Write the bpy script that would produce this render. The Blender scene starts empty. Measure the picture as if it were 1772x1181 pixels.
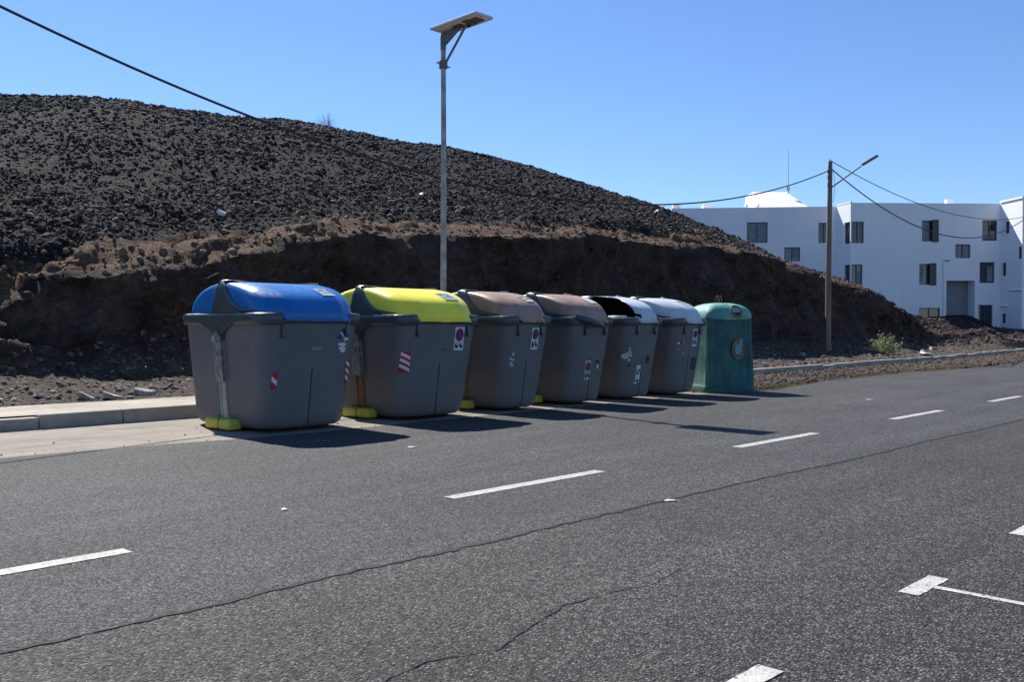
import bpy, bmesh, math, random
import numpy as np
from math import radians, sin, cos, pi
from mathutils import Vector, Matrix
random.seed(7); RNG = np.random.default_rng(11)
S = bpy.context.scene
COL = S.collection

# ------------------------------------------------------------------ camera, world, sun, exposure
# world axes: x runs along the road (away to the right), y from the car park towards the hill, z up
cam = bpy.data.cameras.new("camera"); cam_o = bpy.data.objects.new("camera", cam); COL.objects.link(cam_o)
cam.sensor_width = 36; cam.lens = 36 * 1600 / 1772; cam.clip_start = 0.05; cam.clip_end = 2000
cam_o.location = (0, 0, 1.2)
cam_o.rotation_euler = (radians(90 - 0.82), 0, radians(43.845 - 90))
S.camera = cam_o
S.view_settings.view_transform = 'Standard'; S.view_settings.look = 'None'
S.view_settings.exposure = 1.2; S.view_settings.gamma = 1
SUN_EL, SUN_AZ = 47.0, 78.5           # azimuth counted from +x towards +y
W = bpy.data.worlds.new("World"); S.world = W; W.use_nodes = True
nt = W.node_tree; nt.nodes.clear()
sky = nt.nodes.new('ShaderNodeTexSky'); sky.sky_type = 'NISHITA'; sky.sun_disc = False
sky.sun_elevation = radians(SUN_EL); sky.sun_rotation = radians(90 - SUN_AZ)
sky.altitude = 0; sky.air_density = 1.0; sky.dust_density = 0.0; sky.ozone_density = 4.5
bg = nt.nodes.new('ShaderNodeBackground'); bg.inputs[1].default_value = 0.08
wo = nt.nodes.new('ShaderNodeOutputWorld')
tint = nt.nodes.new('ShaderNodeMix'); tint.data_type = 'RGBA'; tint.blend_type = 'MULTIPLY'; tint.inputs[0].default_value = 1
tint.inputs[7].default_value = (.60, .68, .82, 1); nt.links.new(sky.outputs[0], tint.inputs[6]); nt.links.new(tint.outputs[2], bg.inputs[0]); nt.links.new(bg.outputs[0], wo.inputs[0])
sun = bpy.data.lights.new("sun", 'SUN'); sun.energy = 3.5; sun.angle = radians(0.5); sun.color = (1, 0.955, 0.88)
sun_o = bpy.data.objects.new("sun", sun); COL.objects.link(sun_o)
sd = Vector((cos(radians(SUN_AZ)) * cos(radians(SUN_EL)), sin(radians(SUN_AZ)) * cos(radians(SUN_EL)), sin(radians(SUN_EL))))
sun_o.rotation_euler = sd.to_track_quat('Z', 'Y').to_euler(); sun_o.location = (0, 0, 30)

# ------------------------------------------------------------------ helpers
def tag(o, label=None, cat=None, group=None, kind=None):
    if label: o["label"] = label
    if cat: o["category"] = cat
    if group: o["group"] = group
    if kind: o["kind"] = kind
    return o
def link(o, parent=None):
    COL.objects.link(o)
    if parent is not None: o.parent = parent
    return o
def empty(name, loc=(0, 0, 0), rz=0.0):
    o = bpy.data.objects.new(name, None); o.empty_display_size = .2
    o.location = loc; o.rotation_euler = (0, 0, rz); COL.objects.link(o); return o
def copy_tree(o, parent=None):
    c = o.copy(); COL.objects.link(c); c.parent = parent
    for ch in list(o.children): copy_tree(ch, c)
    return c
class MB:
    """collects vertices and faces, then links them as one mesh object"""
    def __init__(s): s.v = []; s.f = []; s.m = []
    def add(s, vs, fs, mi=0):
        n = len(s.v); s.v += [tuple(p) for p in vs]; s.f += [tuple(i + n for i in f) for f in fs]; s.m += [mi] * len(fs); return s
    def box(s, c, d, rz=0.0, mi=0, M=None):
        x, y, z = d[0] / 2, d[1] / 2, d[2] / 2
        vs = [Vector((a, b, e)) for e in (-z, z) for (a, b) in ((-x, -y), (x, -y), (x, y), (-x, y))]
        R = M if M is not None else Matrix.Rotation(rz, 3, 'Z')
        vs = [R @ p + Vector(c) for p in vs]
        return s.add(vs, [(3, 2, 1, 0), (4, 5, 6, 7), (0, 1, 5, 4), (1, 2, 6, 5), (2, 3, 7, 6), (3, 0, 4, 7)], mi)
    def tube(s, pts, rad, n=10, mi=0, caps=True):
        pts = [Vector(p) for p in pts]; k = len(pts)
        if not hasattr(rad, '__len__'): rad = [rad] * k
        rings = []
        prev = None
        for i, p in enumerate(pts):
            t = (pts[min(i + 1, k - 1)] - pts[max(i - 1, 0)]).normalized()
            if prev is None:
                a = t.orthogonal().normalized()
            else:
                a = (prev - t * prev.dot(t)).normalized()
            prev = a; b = t.cross(a)
            rings.append([p + (a * cos(2 * pi * j / n) + b * sin(2 * pi * j / n)) * rad[i] for j in range(n)])
        vs = [q for r in rings for q in r]
        fs = [(i * n + j, i * n + (j + 1) % n, (i + 1) * n + (j + 1) % n, (i + 1) * n + j) for i in range(k - 1) for j in range(n)]
        if caps: fs += [tuple(range(n))[::-1], tuple((k - 1) * n + j for j in range(n))]
        return s.add(vs, fs, mi)
    def build(s, name, mat, parent=None, smooth=False, bevel=0, angle=40, seg=2):
        me = bpy.data.meshes.new(name); me.from_pydata(s.v, [], s.f); me.update()
        for m in (mat if isinstance(mat, (list, tuple)) else [mat]): me.materials.append(m)
        me.polygons.foreach_set('material_index', s.m)
        o = bpy.data.objects.new(name, me); link(o, parent)
        if bevel:
            bm = bmesh.new(); bm.from_mesh(me)
            es = [e for e in bm.edges if len(e.link_faces) == 2 and e.calc_face_angle(0) > radians(30)]
            bmesh.ops.bevel(bm, geom=es, offset=bevel, segments=seg, affect='EDGES', profile=.5)
            bm.to_mesh(me); bm.free()
        if smooth:
            me.polygons.foreach_set('use_smooth', [True] * len(me.polygons))
            try: me.set_sharp_from_angle(angle=radians(angle))
            except Exception: pass
        me.update(); return o
def np_mesh(name, V, F, mats, smooth=False, mi=None, attr=None, parent=None):
    """V (n,3), F (m,k) arrays -> object"""
    me = bpy.data.meshes.new(name); V = np.asarray(V, np.float32); F = np.asarray(F, np.int32); k = F.shape[1]
    me.vertices.add(len(V)); me.vertices.foreach_set('co', V.ravel())
    me.loops.add(F.size); me.loops.foreach_set('vertex_index', F.ravel())
    me.polygons.add(len(F)); me.polygons.foreach_set('loop_start', np.arange(0, F.size, k, dtype=np.int32))
    me.polygons.foreach_set('loop_total', np.full(len(F), k, np.int32))
    for m in mats: me.materials.append(m)
    if mi is not None: me.polygons.foreach_set('material_index', np.asarray(mi, np.int32))
    me.polygons.foreach_set('use_smooth', np.full(len(F), smooth))
    me.update(calc_edges=True)
    if attr is not None:
        for nme, A in attr.items():
            a = me.color_attributes.new(nme, 'FLOAT_COLOR', 'POINT')
            a.data.foreach_set('color', np.asarray(A, np.float32).ravel())
    me.validate()
    o = bpy.data.objects.new(name, me); link(o, parent); return o

# ------------------------------------------------------------------ noise (numpy)
def _h(ix, iy, iz, seed):
    n = (ix * 374761393 + iy * 668265263 + iz * 2147483647 + seed * 974634777) & 0xffffffff
    n = ((n ^ (n >> 13)) * 1274126177) & 0xffffffff
    return ((n ^ (n >> 16)) & 0xffff) / 65535.0
def vnoise(x, y, z=0.0, seed=0):
    x, y, z = np.broadcast_arrays(np.asarray(x, float), np.asarray(y, float), np.asarray(z, float))
    ix, iy, iz = [np.floor(a).astype(np.int64) for a in (x, y, z)]
    fx, fy, fz = x - ix, y - iy, z - iz
    fx, fy, fz = [t * t * (3 - 2 * t) for t in (fx, fy, fz)]
    r = 0
    for a in (0, 1):
        for b in (0, 1):
            for c in (0, 1):
                w = (fx if a else 1 - fx) * (fy if b else 1 - fy) * (fz if c else 1 - fz)
                r = r + w * _h(ix + a, iy + b, iz + c, seed)
    return r
def fbm(x, y, z=0.0, oct=4, seed=0, gain=.5):
    r = 0; amp = 1; tot = 0
    for i in range(oct):
        f = 2.03 ** i
        r = r + amp * (vnoise(np.asarray(x) * f, np.asarray(y) * f, np.asarray(z) * f, seed + i) * 2 - 1); tot += amp; amp *= gain
    return r / tot
def sstep(a, b, x):
    t = np.clip((np.asarray(x, float) - a) / (b - a), 0, 1); return t * t * (3 - 2 * t)

# ------------------------------------------------------------------ materials
class NM:
    def __init__(s, name, rough=.6, metal=0.0, spec=.5):
        s.m = bpy.data.materials.new(name); s.m.use_nodes = True; s.t = s.m.node_tree
        s.b = s.t.nodes['Principled BSDF']; s.b.inputs['Roughness'].default_value = rough
        s.b.inputs['Metallic'].default_value = metal; s.b.inputs['Specular IOR Level'].default_value = spec
        s.tc = s.t.nodes.new('ShaderNodeTexCoord')
    def L(s, a, b): s.t.links.new(a, b)
    def vec(s, scale=(1, 1, 1), coord='Object', rot=(0, 0, 0)):
        mp = s.t.nodes.new('ShaderNodeMapping'); mp.inputs['Scale'].default_value = scale; mp.inputs['Rotation'].default_value = rot
        s.L(s.tc.outputs[coord], mp.inputs[0]); return mp.outputs[0]
    def noise(s, scale, detail=4, rough=.55, v=None, dist=0):
        n = s.t.nodes.new('ShaderNodeTexNoise'); n.inputs['Scale'].default_value = scale; n.inputs['Detail'].default_value = detail
        n.inputs['Roughness'].default_value = rough; n.inputs['Distortion'].default_value = dist
        s.L(v if v is not None else s.tc.outputs['Object'], n.inputs['Vector']); return n.outputs[0]
    def voro(s, scale, out='Distance', feat='F1', v=None, rnd=1):
        n = s.t.nodes.new('ShaderNodeTexVoronoi'); n.inputs['Scale'].default_value = scale; n.feature = feat; n.inputs['Randomness'].default_value = rnd
        s.L(v if v is not None else s.tc.outputs['Object'], n.inputs['Vector']); return n.outputs[out]
    def ramp(s, x, stops, interp='LINEAR'):
        r = s.t.nodes.new('ShaderNodeValToRGB'); e = r.color_ramp.elements; r.color_ramp.interpolation = interp
        while len(e) < len(stops): e.new(.5)
        for i, (p, c) in enumerate(stops):
            e[i].position = p; c = c if hasattr(c, '__len__') else (c, c, c); e[i].color = (*c, 1)
        s.L(x, r.inputs[0]); return r.outputs[0]
    def mix(s, f, a, b, mode='MIX'):
        n = s.t.nodes.new('ShaderNodeMix'); n.data_type = 'RGBA'; n.blend_type = mode; n.clamp_factor = True
        for v, k in ((f, 0), (a, 6), (b, 7)):
            if hasattr(v, 'links'): s.L(v, n.inputs[k])
            elif k == 0: n.inputs[0].default_value = v
            else: n.inputs[k].default_value = (*v, 1) if hasattr(v, '__len__') else (v, v, v, 1)
        return n.outputs[2]
    def math(s, op, a, b=0.0, clamp=False):
        n = s.t.nodes.new('ShaderNodeMath'); n.operation = op; n.use_clamp = clamp
        for i, v in enumerate((a, b)):
            if hasattr(v, 'links'): s.L(v, n.inputs[i])
            else: n.inputs[i].default_value = v
        return n.outputs[0]
    def col(s, c):
        if hasattr(c, 'links'): s.L(c, s.b.inputs['Base Color'])
        else: s.b.inputs['Base Color'].default_value = (*c, 1)
        return s
    def rough(s, c): s.L(c, s.b.inputs['Roughness']); return s
    def bump(s, h, strength=.5, dist=.01):
        b = s.t.nodes.new('ShaderNodeBump'); b.inputs['Strength'].default_value = strength; b.inputs['Distance'].default_value = dist
        s.L(h, b.inputs['Height']); s.L(b.outputs[0], s.b.inputs['Normal']); return s
    def attr(s, name):
        a = s.t.nodes.new('ShaderNodeAttribute'); a.attribute_name = name
        sp = s.t.nodes.new('ShaderNodeSeparateColor'); s.L(a.outputs['Color'], sp.inputs[0]); return sp.outputs

def mul(c, k): return tuple(x * k for x in c)
def simple(name, c, rough=.6, var=.15, scale=6, metal=0, bump=0, spec=.5, detail=4):
    n = NM(name, rough, metal, spec); x = n.noise(scale, detail)
    n.col(n.ramp(x, [(.3, mul(c, 1 - var)), (.7, mul(c, 1 + var))]))
    if bump: n.bump(n.noise(scale * 4, 4), .5, bump)
    return n.m

def asphalt(name, dark, light, tint, grain=88):
    n = NM(name, .82, 0, .35)
    cell = n.voro(grain, 'Color'); d = n.voro(grain, 'Distance')
    g = n.ramp(cell, [(.15, mul(tint, dark * .22)), (.36, mul(tint, dark * .8)), (.62, mul(tint, light)), (.85, mul(tint, light * 1.9))])
    g2 = n.ramp(n.voro(grain * 2.1, 'Color'), [(.1, .5), (.5, 1.0), (.9, 1.5)])
    g = n.mix(.8, g, g2, 'MULTIPLY')
    spk = n.ramp(n.voro(grain * .5, 'Color'), [(.975, 0), (.98, 1)]); inner = n.ramp(n.voro(grain * .5, 'Distance'), [(.24, 1), (.32, 0)])
    g = n.mix(n.math('MULTIPLY', n.math('MULTIPLY', spk, inner), .7), g, mul((1, .97, .9), light * 4))
    g = n.mix(1.0, g, n.ramp(d, [(.35, 1.18), (.62, .32)]), 'MULTIPLY')
    g = n.mix(1.0, g, n.ramp(n.noise(.55, 5, .6), [(.3, .84), (.7, 1.14)]), 'MULTIPLY')
    st = n.ramp(n.noise(1.0, 4, .6, v=n.vec((.16, 2.2, 1))), [(.35, .82), (.65, 1.16)])   # wheel wear along the lane
    g = n.mix(1.0, g, st, 'MULTIPLY')
    g = n.mix(n.ramp(n.noise(1.7, 4, .6, dist=.8), [(.66, 0), (.74, .45)]), g, mul((1, .98, .95), dark * .5))      # oil and tar stains
    g = n.mix(n.ramp(n.noise(1.0, 5, .65, v=n.vec((.5, 3.4, 1), rot=(0, 0, .25))), [(.60, 0), (.78, .30)]), g, (.17, .155, .135))   # drifted dust
    n.col(g)
    h = n.math('ADD', n.ramp(d, [(0, 1), (.6, 0)]), n.math('MULTIPLY', n.noise(30, 3), .8))
    n.bump(h, 1.0, .009)
    return n.m
M = {}
M['asphalt'] = asphalt('lane asphalt', .052, .105, (1, 1.0, 1.01))
M['asphalt_bay'] = asphalt('parking asphalt', .046, .086, (1.09, .99, .92), 76)
def paint():
    n = NM('road paint', .7)
    wear = n.ramp(n.noise(38, 5, .7), [(.38, 0), (.47, 1)])
    base = n.ramp(n.noise(5, 5), [(.3, (.34, .335, .31)), (.7, (.46, .455, .42))])
    n.col(n.mix(wear, (.16, .155, .15), base)); n.bump(n.voro(88), .8, .006); return n.m
M['paint'] = paint()
def paint2():
    n = NM('worn bay paint', .75)
    wear = n.ramp(n.voro(85, 'Color'), [(.14, 0), (.22, 1)])
    n.col(n.mix(wear, (.10, .10, .095), n.ramp(n.noise(9, 5), [(.3, (.34, .335, .31)), (.7, (.50, .49, .46))]))); n.bump(n.voro(85), .6, .004); return n.m
M['paint_bay'] = paint2()
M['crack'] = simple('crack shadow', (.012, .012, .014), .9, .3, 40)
def concrete(name, c, joint=False):
    n = NM(name, .85, 0, .3)
    a = n.ramp(n.noise(1.3, 6, .62), [(.28, mul(c, .66)), (.5, c), (.72, mul(c, 1.22))])
    a = n.mix(.6, a, n.ramp(n.noise(60, 4), [(.3, .70), (.7, 1.2)]), 'MULTIPLY')
    st = n.ramp(n.noise(1.0, 5, .7, v=n.vec((.5, 5, 5))), [(.35, .72), (.62, 1.1)])
    a = n.mix(.8, a, st, 'MULTIPLY')
    a = n.mix(n.ramp(n.noise(2.6, 5, .7, dist=1.0), [(.54, 0), (.66, .45)]), a, mul(c, .48))
    n.col(a); n.bump(n.noise(45, 5), .5, .006); return n.m
M['concrete'] = concrete('apron concrete', (.235, .205, .17))
M['pavement'] = concrete('pavement concrete', (.36, .32, .26))
M['kerb'] = concrete('kerb concrete', (.36, .335, .29))

def terrain_mat():
    n = NM('volcanic hillside', .95, 0, .25)
    A = n.attr('zone')   # R soil band, G cut face, B gravel strip
    fine = n.noise(9, 6, .7); mid = n.noise(1.7, 6, .65)
    cinder = n.ramp(fine, [(.3, (.006, .005, .005)), (.5, (.014, .012, .0125)), (.72, (.034, .029, .029))])
    cinder = n.mix(n.ramp(n.noise(.18, 4), [(.45, 0), (.7, .6)]), cinder, (.024, .018, .016))
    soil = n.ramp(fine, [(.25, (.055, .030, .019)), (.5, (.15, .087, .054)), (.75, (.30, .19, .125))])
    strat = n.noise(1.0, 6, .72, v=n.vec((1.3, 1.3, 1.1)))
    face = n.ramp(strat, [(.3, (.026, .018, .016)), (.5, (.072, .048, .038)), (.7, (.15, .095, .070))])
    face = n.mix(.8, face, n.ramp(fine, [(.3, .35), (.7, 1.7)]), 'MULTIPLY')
    grav = n.ramp(n.voro(16, 'Color'), [(0, (.05, .038, .030)), (.5, (.11, .085, .066)), (.85, (.19, .155, .125)), (1, (.42, .38, .32))])
    grav = n.mix(n.ramp(mid, [(.4, 0), (.65, .8)]), grav, (.085, .058, .042))
    jit = n.math('MULTIPLY', n.math('SUBTRACT', mid, .5), 1.6)
    def m(ch, lo=.35): return n.ramp(n.math('ADD', A[ch], jit), [(lo, 0), (lo + .25, 1)])
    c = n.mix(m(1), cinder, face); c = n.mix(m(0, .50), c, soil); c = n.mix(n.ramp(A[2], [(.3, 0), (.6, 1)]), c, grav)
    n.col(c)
    n.bump(n.math('ADD', n.voro(17), n.math('MULTIPLY', n.noise(28, 5, .75), 1.4)), 1.0, .07)
    return n.m
M['terrain'] = terrain_mat()
def rockm(name, cs, rough=.92):
    n = NM(name, rough, 0, .25)
    n.col(n.ramp(n.noise(5.5, 4, .75), [(.3, cs[0]), (.5, cs[1]), (.70, cs[2])])); n.bump(n.noise(30, 4, .7), .8, .02); return n.m
M['cinder'] = rockm('cinder rock', [(.013, .0115, .0125), (.034, .029, .030), (.10, .086, .086)], .88)
M['facerock'] = rockm('bank stone', [(.022, .016, .014), (.060, .042, .034), (.13, .085, .065)])
M['redrock'] = rockm('reddish rubble', [(.022, .014, .014), (.062, .038, .035), (.15, .10, .085)])
M['soilrock'] = rockm('soil clod', [(.07, .045, .030), (.16, .105, .07), (.27, .19, .13)])
M['palerock'] = rockm('pale stone', [(.20, .18, .15), (.36, .33, .29), (.55, .52, .47)])
M['gravel'] = rockm('gravel stone', [(.045, .034, .027), (.12, .092, .07), (.24, .20, .165)])
M['soil_ground'] = simple('bare ground', (.085, .062, .048), .95, .4, 1.2, bump=.02)

def plastic(name, c, rough=.42, fade=None, dirt=.25, dust=False):
    n = NM(name, rough, 0, .5)
    a = n.ramp(n.noise(2.2, 4), [(.3, mul(c, .90)), (.7, mul(c, 1.10))])
    if fade is not None:   # sun-bleached patches keep their own shape
        a = n.mix(n.ramp(n.noise(3.0, 5, .65, dist=.6), [(.42, 0), (.62, .55)]), a, fade)
    if dirt:
        run = n.noise(1.0, 5, .7, v=n.vec((9, 9, 1.1)))
        a = n.mix(n.ramp(run, [(.52, 0), (.75, dirt)]), a, (.16, .13, .10))
        a = n.mix(n.ramp(n.voro(30, 'Color'), [(.97, 0), (.985, .5)]), a, (.3, .28, .25))
    if dust:
        sp = n.t.nodes.new('ShaderNodeSeparateXYZ'); n.L(n.tc.outputs['Object'], sp.inputs[0])
        e = n.math('ADD', sp.outputs[2], n.math('MULTIPLY', n.noise(3.2, 5, .7), -.75))
        a = n.mix(n.ramp(e, [(.0, .30), (.20, 0)]), a, (.19, .155, .12))       # splashed road dirt
        a = n.mix(n.ramp(n.noise(1.0, 3, .6, v=n.vec((3, 3, 60))), [(.70, 0), (.73, .35)]), a, (.26, .26, .27))   # fine scuffs
    n.col(a); n.rough(n.ramp(n.noise(14, 5, .7), [(.3, rough - .08), (.7, rough + .14)])); n.bump(n.noise(55, 3), .15, .002); return n.m
M['body'] = plastic('dark grey bin plastic', (.128, .127, .132), .50, dirt=.35, dust=True)
M['collar'] = plastic('slate green collar plastic', (.050, .064, .066), .32, dirt=.12)
M['blue'] = plastic('blue lid plastic', (.0015, .135, .42), .30, dirt=.06)
M['yellow'] = plastic('yellow lid plastic', (.98, .84, .05), .36, dirt=.05)
M['brown'] = plastic('brown lid plastic', (.31, .18, .125), .42, (.43, .31, .235), .08)
M['greylid'] = plastic('pale grey lid plastic', (.46, .52, .58), .45, (.62, .67, .71), .10)
M['green'] = plastic('green glass bank shell', (.004, .066, .064), .55, (.03, .16, .145), .45)
M['greenroof'] = plastic('pale green glass bank roof', (.07, .26, .21), .55, (.25, .46, .39), .15)  # lighter green than the shell
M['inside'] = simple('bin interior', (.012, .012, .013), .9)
M['steel'] = simple('scuffed galvanised plate', (.20, .21, .215), .5, .5, 16, .2, .002)
M['steelpale'] = simple('worn channel metal', (.40, .39, .36), .6, .3, 9, .2, .002)
M['rust'] = simple('rusty channel metal', (.22, .13, .07), .8, .45, 8, .1, .003)
M['pedal'] = plastic('yellow pedal plastic', (.58, .52, .055), .5, dirt=.2)
M['black'] = simple('black print', (.012, .012, .014), .6)
M['white'] = simple('white vinyl', (.66, .66, .66), .5, .08, 20)
M['paper'] = simple('weathered white sticker', (.52, .51, .48), .6, .3, 25)
M['label'] = simple('faded clear label', (.40, .48, .56), .4, .2, 30)
M['label_y'] = simple('faded label', (.55, .57, .52), .4, .15, 30)
M['red'] = simple('red reflective', (.42, .018, .03), .4, .15, 15)
M['redfade'] = simple('faded dark red print', (.20, .045, .05), .6, .25, 18)
M['signblue'] = simple('sign blue print', (.02, .03, .17), .5, .2, 18)
M['purple'] = simple('faded purple print', (.09, .035, .12), .6, .3, 25)
M['ghost'] = simple('sticker residue', (.055, .05, .048), .8, .4, 40)
M['post'] = simple('weathered galvanised post', (.30, .285, .26), .6, .4, 7, .25, .003)
M['bracket'] = simple('dark lamp bracket', (.13, .125, .135), .5, .2, 9, .4)
M['panelback'] = simple('lamp underside', (.62, .58, .58), .6, .25, 7)  # base colour lightened to carry the light bounced up from below
M['panelrim'] = simple('aluminium panel rim', (.55, .56, .56), .4, .1, 10, .5)
M['solar'] = simple('solar cells', (.01, .015, .04), .15, .1, 10)
M['cable'] = simple('black cable', (.018, .018, .02), .6, .1)
def wood():
    n = NM('weathered timber', .85); g = n.noise(1, 5, .65, v=n.vec((22, 22, 1.0)))
    n.col(n.ramp(g, [(.3, (.11, .080, .058)), (.55, (.23, .165, .115)), (.75, (.35, .27, .20))])); n.bump(g, .6, .006); return n.m
M['wood'] = wood()
def wallm():
    n = NM('white render', .9, 0, .2)
    a = n.ramp(n.noise(.35, 5, .6), [(.3, (.84, .84, .84)), (.7, (.91, .91, .90))])
    a = n.mix(n.ramp(n.noise(1, 5, .7, v=n.vec((3, 3, .3))), [(.55, 0), (.78, .35)]), a, (.60, .59, .57))
    n.col(a); n.bump(n.noise(9, 5), .3, .01); return n.m
M['wall'] = wallm()
M['roof'] = simple('white roof wash', (.84, .82, .78), .85, .1, .8)
M['frame'] = simple('dark window frame', (.05, .055, .06), .5)
M['curtain'] = simple('grey curtain', (.22, .23, .25), .9, .4, 5)
def glassm():
    n = NM('window glass', .06, 0, .8); n.col(n.ramp(n.noise(.8, 3), [(.35, (.012, .016, .024)), (.7, (.05, .06, .08))])); return n.m
M['glass'] = glassm()
M['interior'] = simple('dim interior', (.26, .26, .27), .9)
def leafm(name, a, b):
    n = NM(name, .6, 0, .3); n.col(n.ramp(n.noise(7, 3), [(.35, a), (.65, b)])); n.b.inputs['Subsurface Weight'].default_value = 0.0
    return n.m
M['leaf'] = leafm('pale shrub leaf', (.20, .22, .09), (.42, .43, .22))
M['weed'] = leafm('dull weed leaf', (.045, .07, .025), (.12, .15, .06))
M['straw'] = leafm('dry straw', (.26, .20, .09), (.46, .37, .19))
M['twig'] = simple('dry twig', (.16, .12, .09), .9)

# ------------------------------------------------------------------ ground, road, kerbs
def lerp_tab(tab, x):
    xs = [t[0] for t in tab]; ys = [t[1] for t in tab]; return np.interp(x, xs, ys)
KERB = [(-30, 11.6), (5, 11.58), (20, 11.55), (26, 11.72), (31, 11.9), (35, 12.1), (40, 12.5), (49, 13.2), (60, 14.5), (75, 16.8)]
def sheet(name, poly, z, mat, label=None):
    bm = bmesh.new(); vs = [bm.verts.new((x, y, z)) for x, y in poly]; bm.faces.new(vs); bmesh.ops.triangulate(bm, faces=bm.faces[:])
    me = bpy.data.meshes.new(name); bm.to_mesh(me); bm.free(); me.materials.append(mat)
    o = bpy.data.objects.new(name, me); link(o); tag(o, kind='structure'); return o
sheet('ground', [(-700, -700), (1300, -700), (1300, 1300), (-700, 1300)], -.03, M['soil_ground'])
us = np.arange(-24, 80.01, .25)
seam = 3.72 - .013 * np.clip(us, 0, 14) + .05 * fbm(us * .35, 3.3, seed=5, oct=3) + .018 * fbm(us * 3, 1.7, seed=6, oct=3)
def edge_v(u):      # ragged far edge of the asphalt
    base = lerp_tab([(-30, 9.3), (2, 9.28), (4.1, 9.2), (5.2, 8.98), (6.2, 8.95), (14, 9.1), (16.5, 8.75), (19.6, 9.35), (25, 9.5), (29, 9.2), (33, 9.0), (40, 9.8), (60, 12.2), (80, 15.2)], u)
    return base + .05 * fbm(u * 1.3, 9.1, seed=8, oct=4)
ue = np.arange(-24, 80.01, .1); ve = edge_v(ue)
n = len(us)
V = np.concatenate([np.c_[us, seam, np.full(n, -.008)], np.c_[us, np.interp(us, ue, ve), np.full(n, -.008)]])
lane = []
V = []; 
for u, s_, e_ in zip(ue, np.interp(ue, us, seam), ve): V += [(u, s_ - .004, 0), (u, (s_ + e_) / 2, 0), (u, e_, 0)]
F = [(3 * i + k, 3 * i + 3 + k, 3 * i + 4 + k, 3 * i + 1 + k) for i in range(len(ue) - 1) for k in (0, 1)]
tag(np_mesh('road', V, F, [M['asphalt']]), kind='structure')
V = []
for u, s_ in zip(ue, np.interp(ue, us, seam)): V += [(u, -16, 0), (u, s_ - .012, 0)]
F = [(2 * i, 2 * i + 2, 2 * i + 3, 2 * i + 1) for i in range(len(ue) - 1)]
tag(np_mesh('parking_bay', V, F, [M['asphalt_bay']]), kind='structure')
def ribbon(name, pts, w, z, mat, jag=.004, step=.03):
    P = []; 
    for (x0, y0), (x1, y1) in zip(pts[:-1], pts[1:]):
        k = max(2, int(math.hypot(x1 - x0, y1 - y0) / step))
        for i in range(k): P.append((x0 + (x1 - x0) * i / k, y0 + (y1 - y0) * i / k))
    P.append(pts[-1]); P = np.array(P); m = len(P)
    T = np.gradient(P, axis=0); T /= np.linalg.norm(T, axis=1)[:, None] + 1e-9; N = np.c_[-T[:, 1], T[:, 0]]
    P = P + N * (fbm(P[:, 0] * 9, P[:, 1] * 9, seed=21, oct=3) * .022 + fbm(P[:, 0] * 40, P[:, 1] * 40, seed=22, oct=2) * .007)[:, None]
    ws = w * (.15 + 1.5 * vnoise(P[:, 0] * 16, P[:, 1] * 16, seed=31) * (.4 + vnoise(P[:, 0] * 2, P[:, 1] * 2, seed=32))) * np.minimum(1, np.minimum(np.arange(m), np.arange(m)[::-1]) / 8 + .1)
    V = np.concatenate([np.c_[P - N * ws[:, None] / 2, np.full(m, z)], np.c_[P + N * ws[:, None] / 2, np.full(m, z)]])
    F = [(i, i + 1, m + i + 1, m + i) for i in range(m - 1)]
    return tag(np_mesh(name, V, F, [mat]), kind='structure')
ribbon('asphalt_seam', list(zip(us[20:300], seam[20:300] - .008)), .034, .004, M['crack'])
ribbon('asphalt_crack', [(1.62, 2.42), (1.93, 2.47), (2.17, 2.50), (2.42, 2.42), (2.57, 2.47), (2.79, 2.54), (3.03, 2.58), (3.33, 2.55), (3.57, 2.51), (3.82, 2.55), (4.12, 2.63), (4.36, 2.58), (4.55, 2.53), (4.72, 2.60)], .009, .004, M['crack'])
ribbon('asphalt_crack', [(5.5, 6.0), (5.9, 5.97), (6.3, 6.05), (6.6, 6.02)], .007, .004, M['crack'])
# painted lane dashes
def rectm(mb, x0, x1, y0, y1, z, jag=.003):
    k = max(2, int((x1 - x0) / .04)); top = []; bot = []
    for i in range(k + 1):
        x = x0 + (x1 - x0) * i / k
        top.append((x, y1 + random.uniform(-jag, jag), z)); bot.append((x, y0 + random.uniform(-jag, jag), z))
    mb.add(bot + top, [(i, i + 1, k + 2 + i, k + 1 + i) for i in range(k)])
for i, (a, b_, y) in enumerate([(.45, 2.14, 4.92), (4.37, 6.07, 4.81), (8.22, 9.95, 4.78), (12.15, 13.95, 4.78), (16.15, 17.8, 4.78), (20.0, 21.7, 4.78), (24, 25.7, 4.78), (28, 29.7, 4.8)]):
    mb = MB(); rectm(mb, a, b_, y - .06, y + .06, .004); o = mb.build('lane_dash', M['paint']); tag(o, kind='structure')
for i in range(5):
    mb = MB(); c = 2.77 + 1.64 * i
    rectm(mb, c - .19, c + .19, 1.535, 1.63, .004)
    if c > 3:
        k = 30; xs = [(c + random.uniform(-.004, .004)) for _ in range(k + 1)]
        L_ = [(xs[j] - .024, 1.533 - 2.6 * j / k, .004) for j in range(k + 1)]; R_ = [(xs[j] + .024, 1.533 - 2.6 * j / k, .004) for j in range(k + 1)]
        mb.add(L_ + R_, [(j, k + 1 + j, k + 2 + j, j + 1) for j in range(k)])
    tag(mb.build('bay_mark', M['paint_bay']), kind='structure')
# concrete apron under the bins
V = []; ua = np.arange(-24, 15.6, .1)
for u in ua: V += [(u, float(np.interp(u, ue, ve)) - .02, .0), (u, 10.4, .004), (u, 11.7, .006)]
V = np.array(V); V[:, 2] += -.004
V[0::3, 1] += .016
tag(np_mesh('concrete_apron', V, [(3 * i + k, 3 * i + 3 + k, 3 * i + 4 + k, 3 * i + 1 + k) for i in range(len(ua) - 1) for k in (0, 1)], [M['concrete']]), kind='structure')
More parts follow.
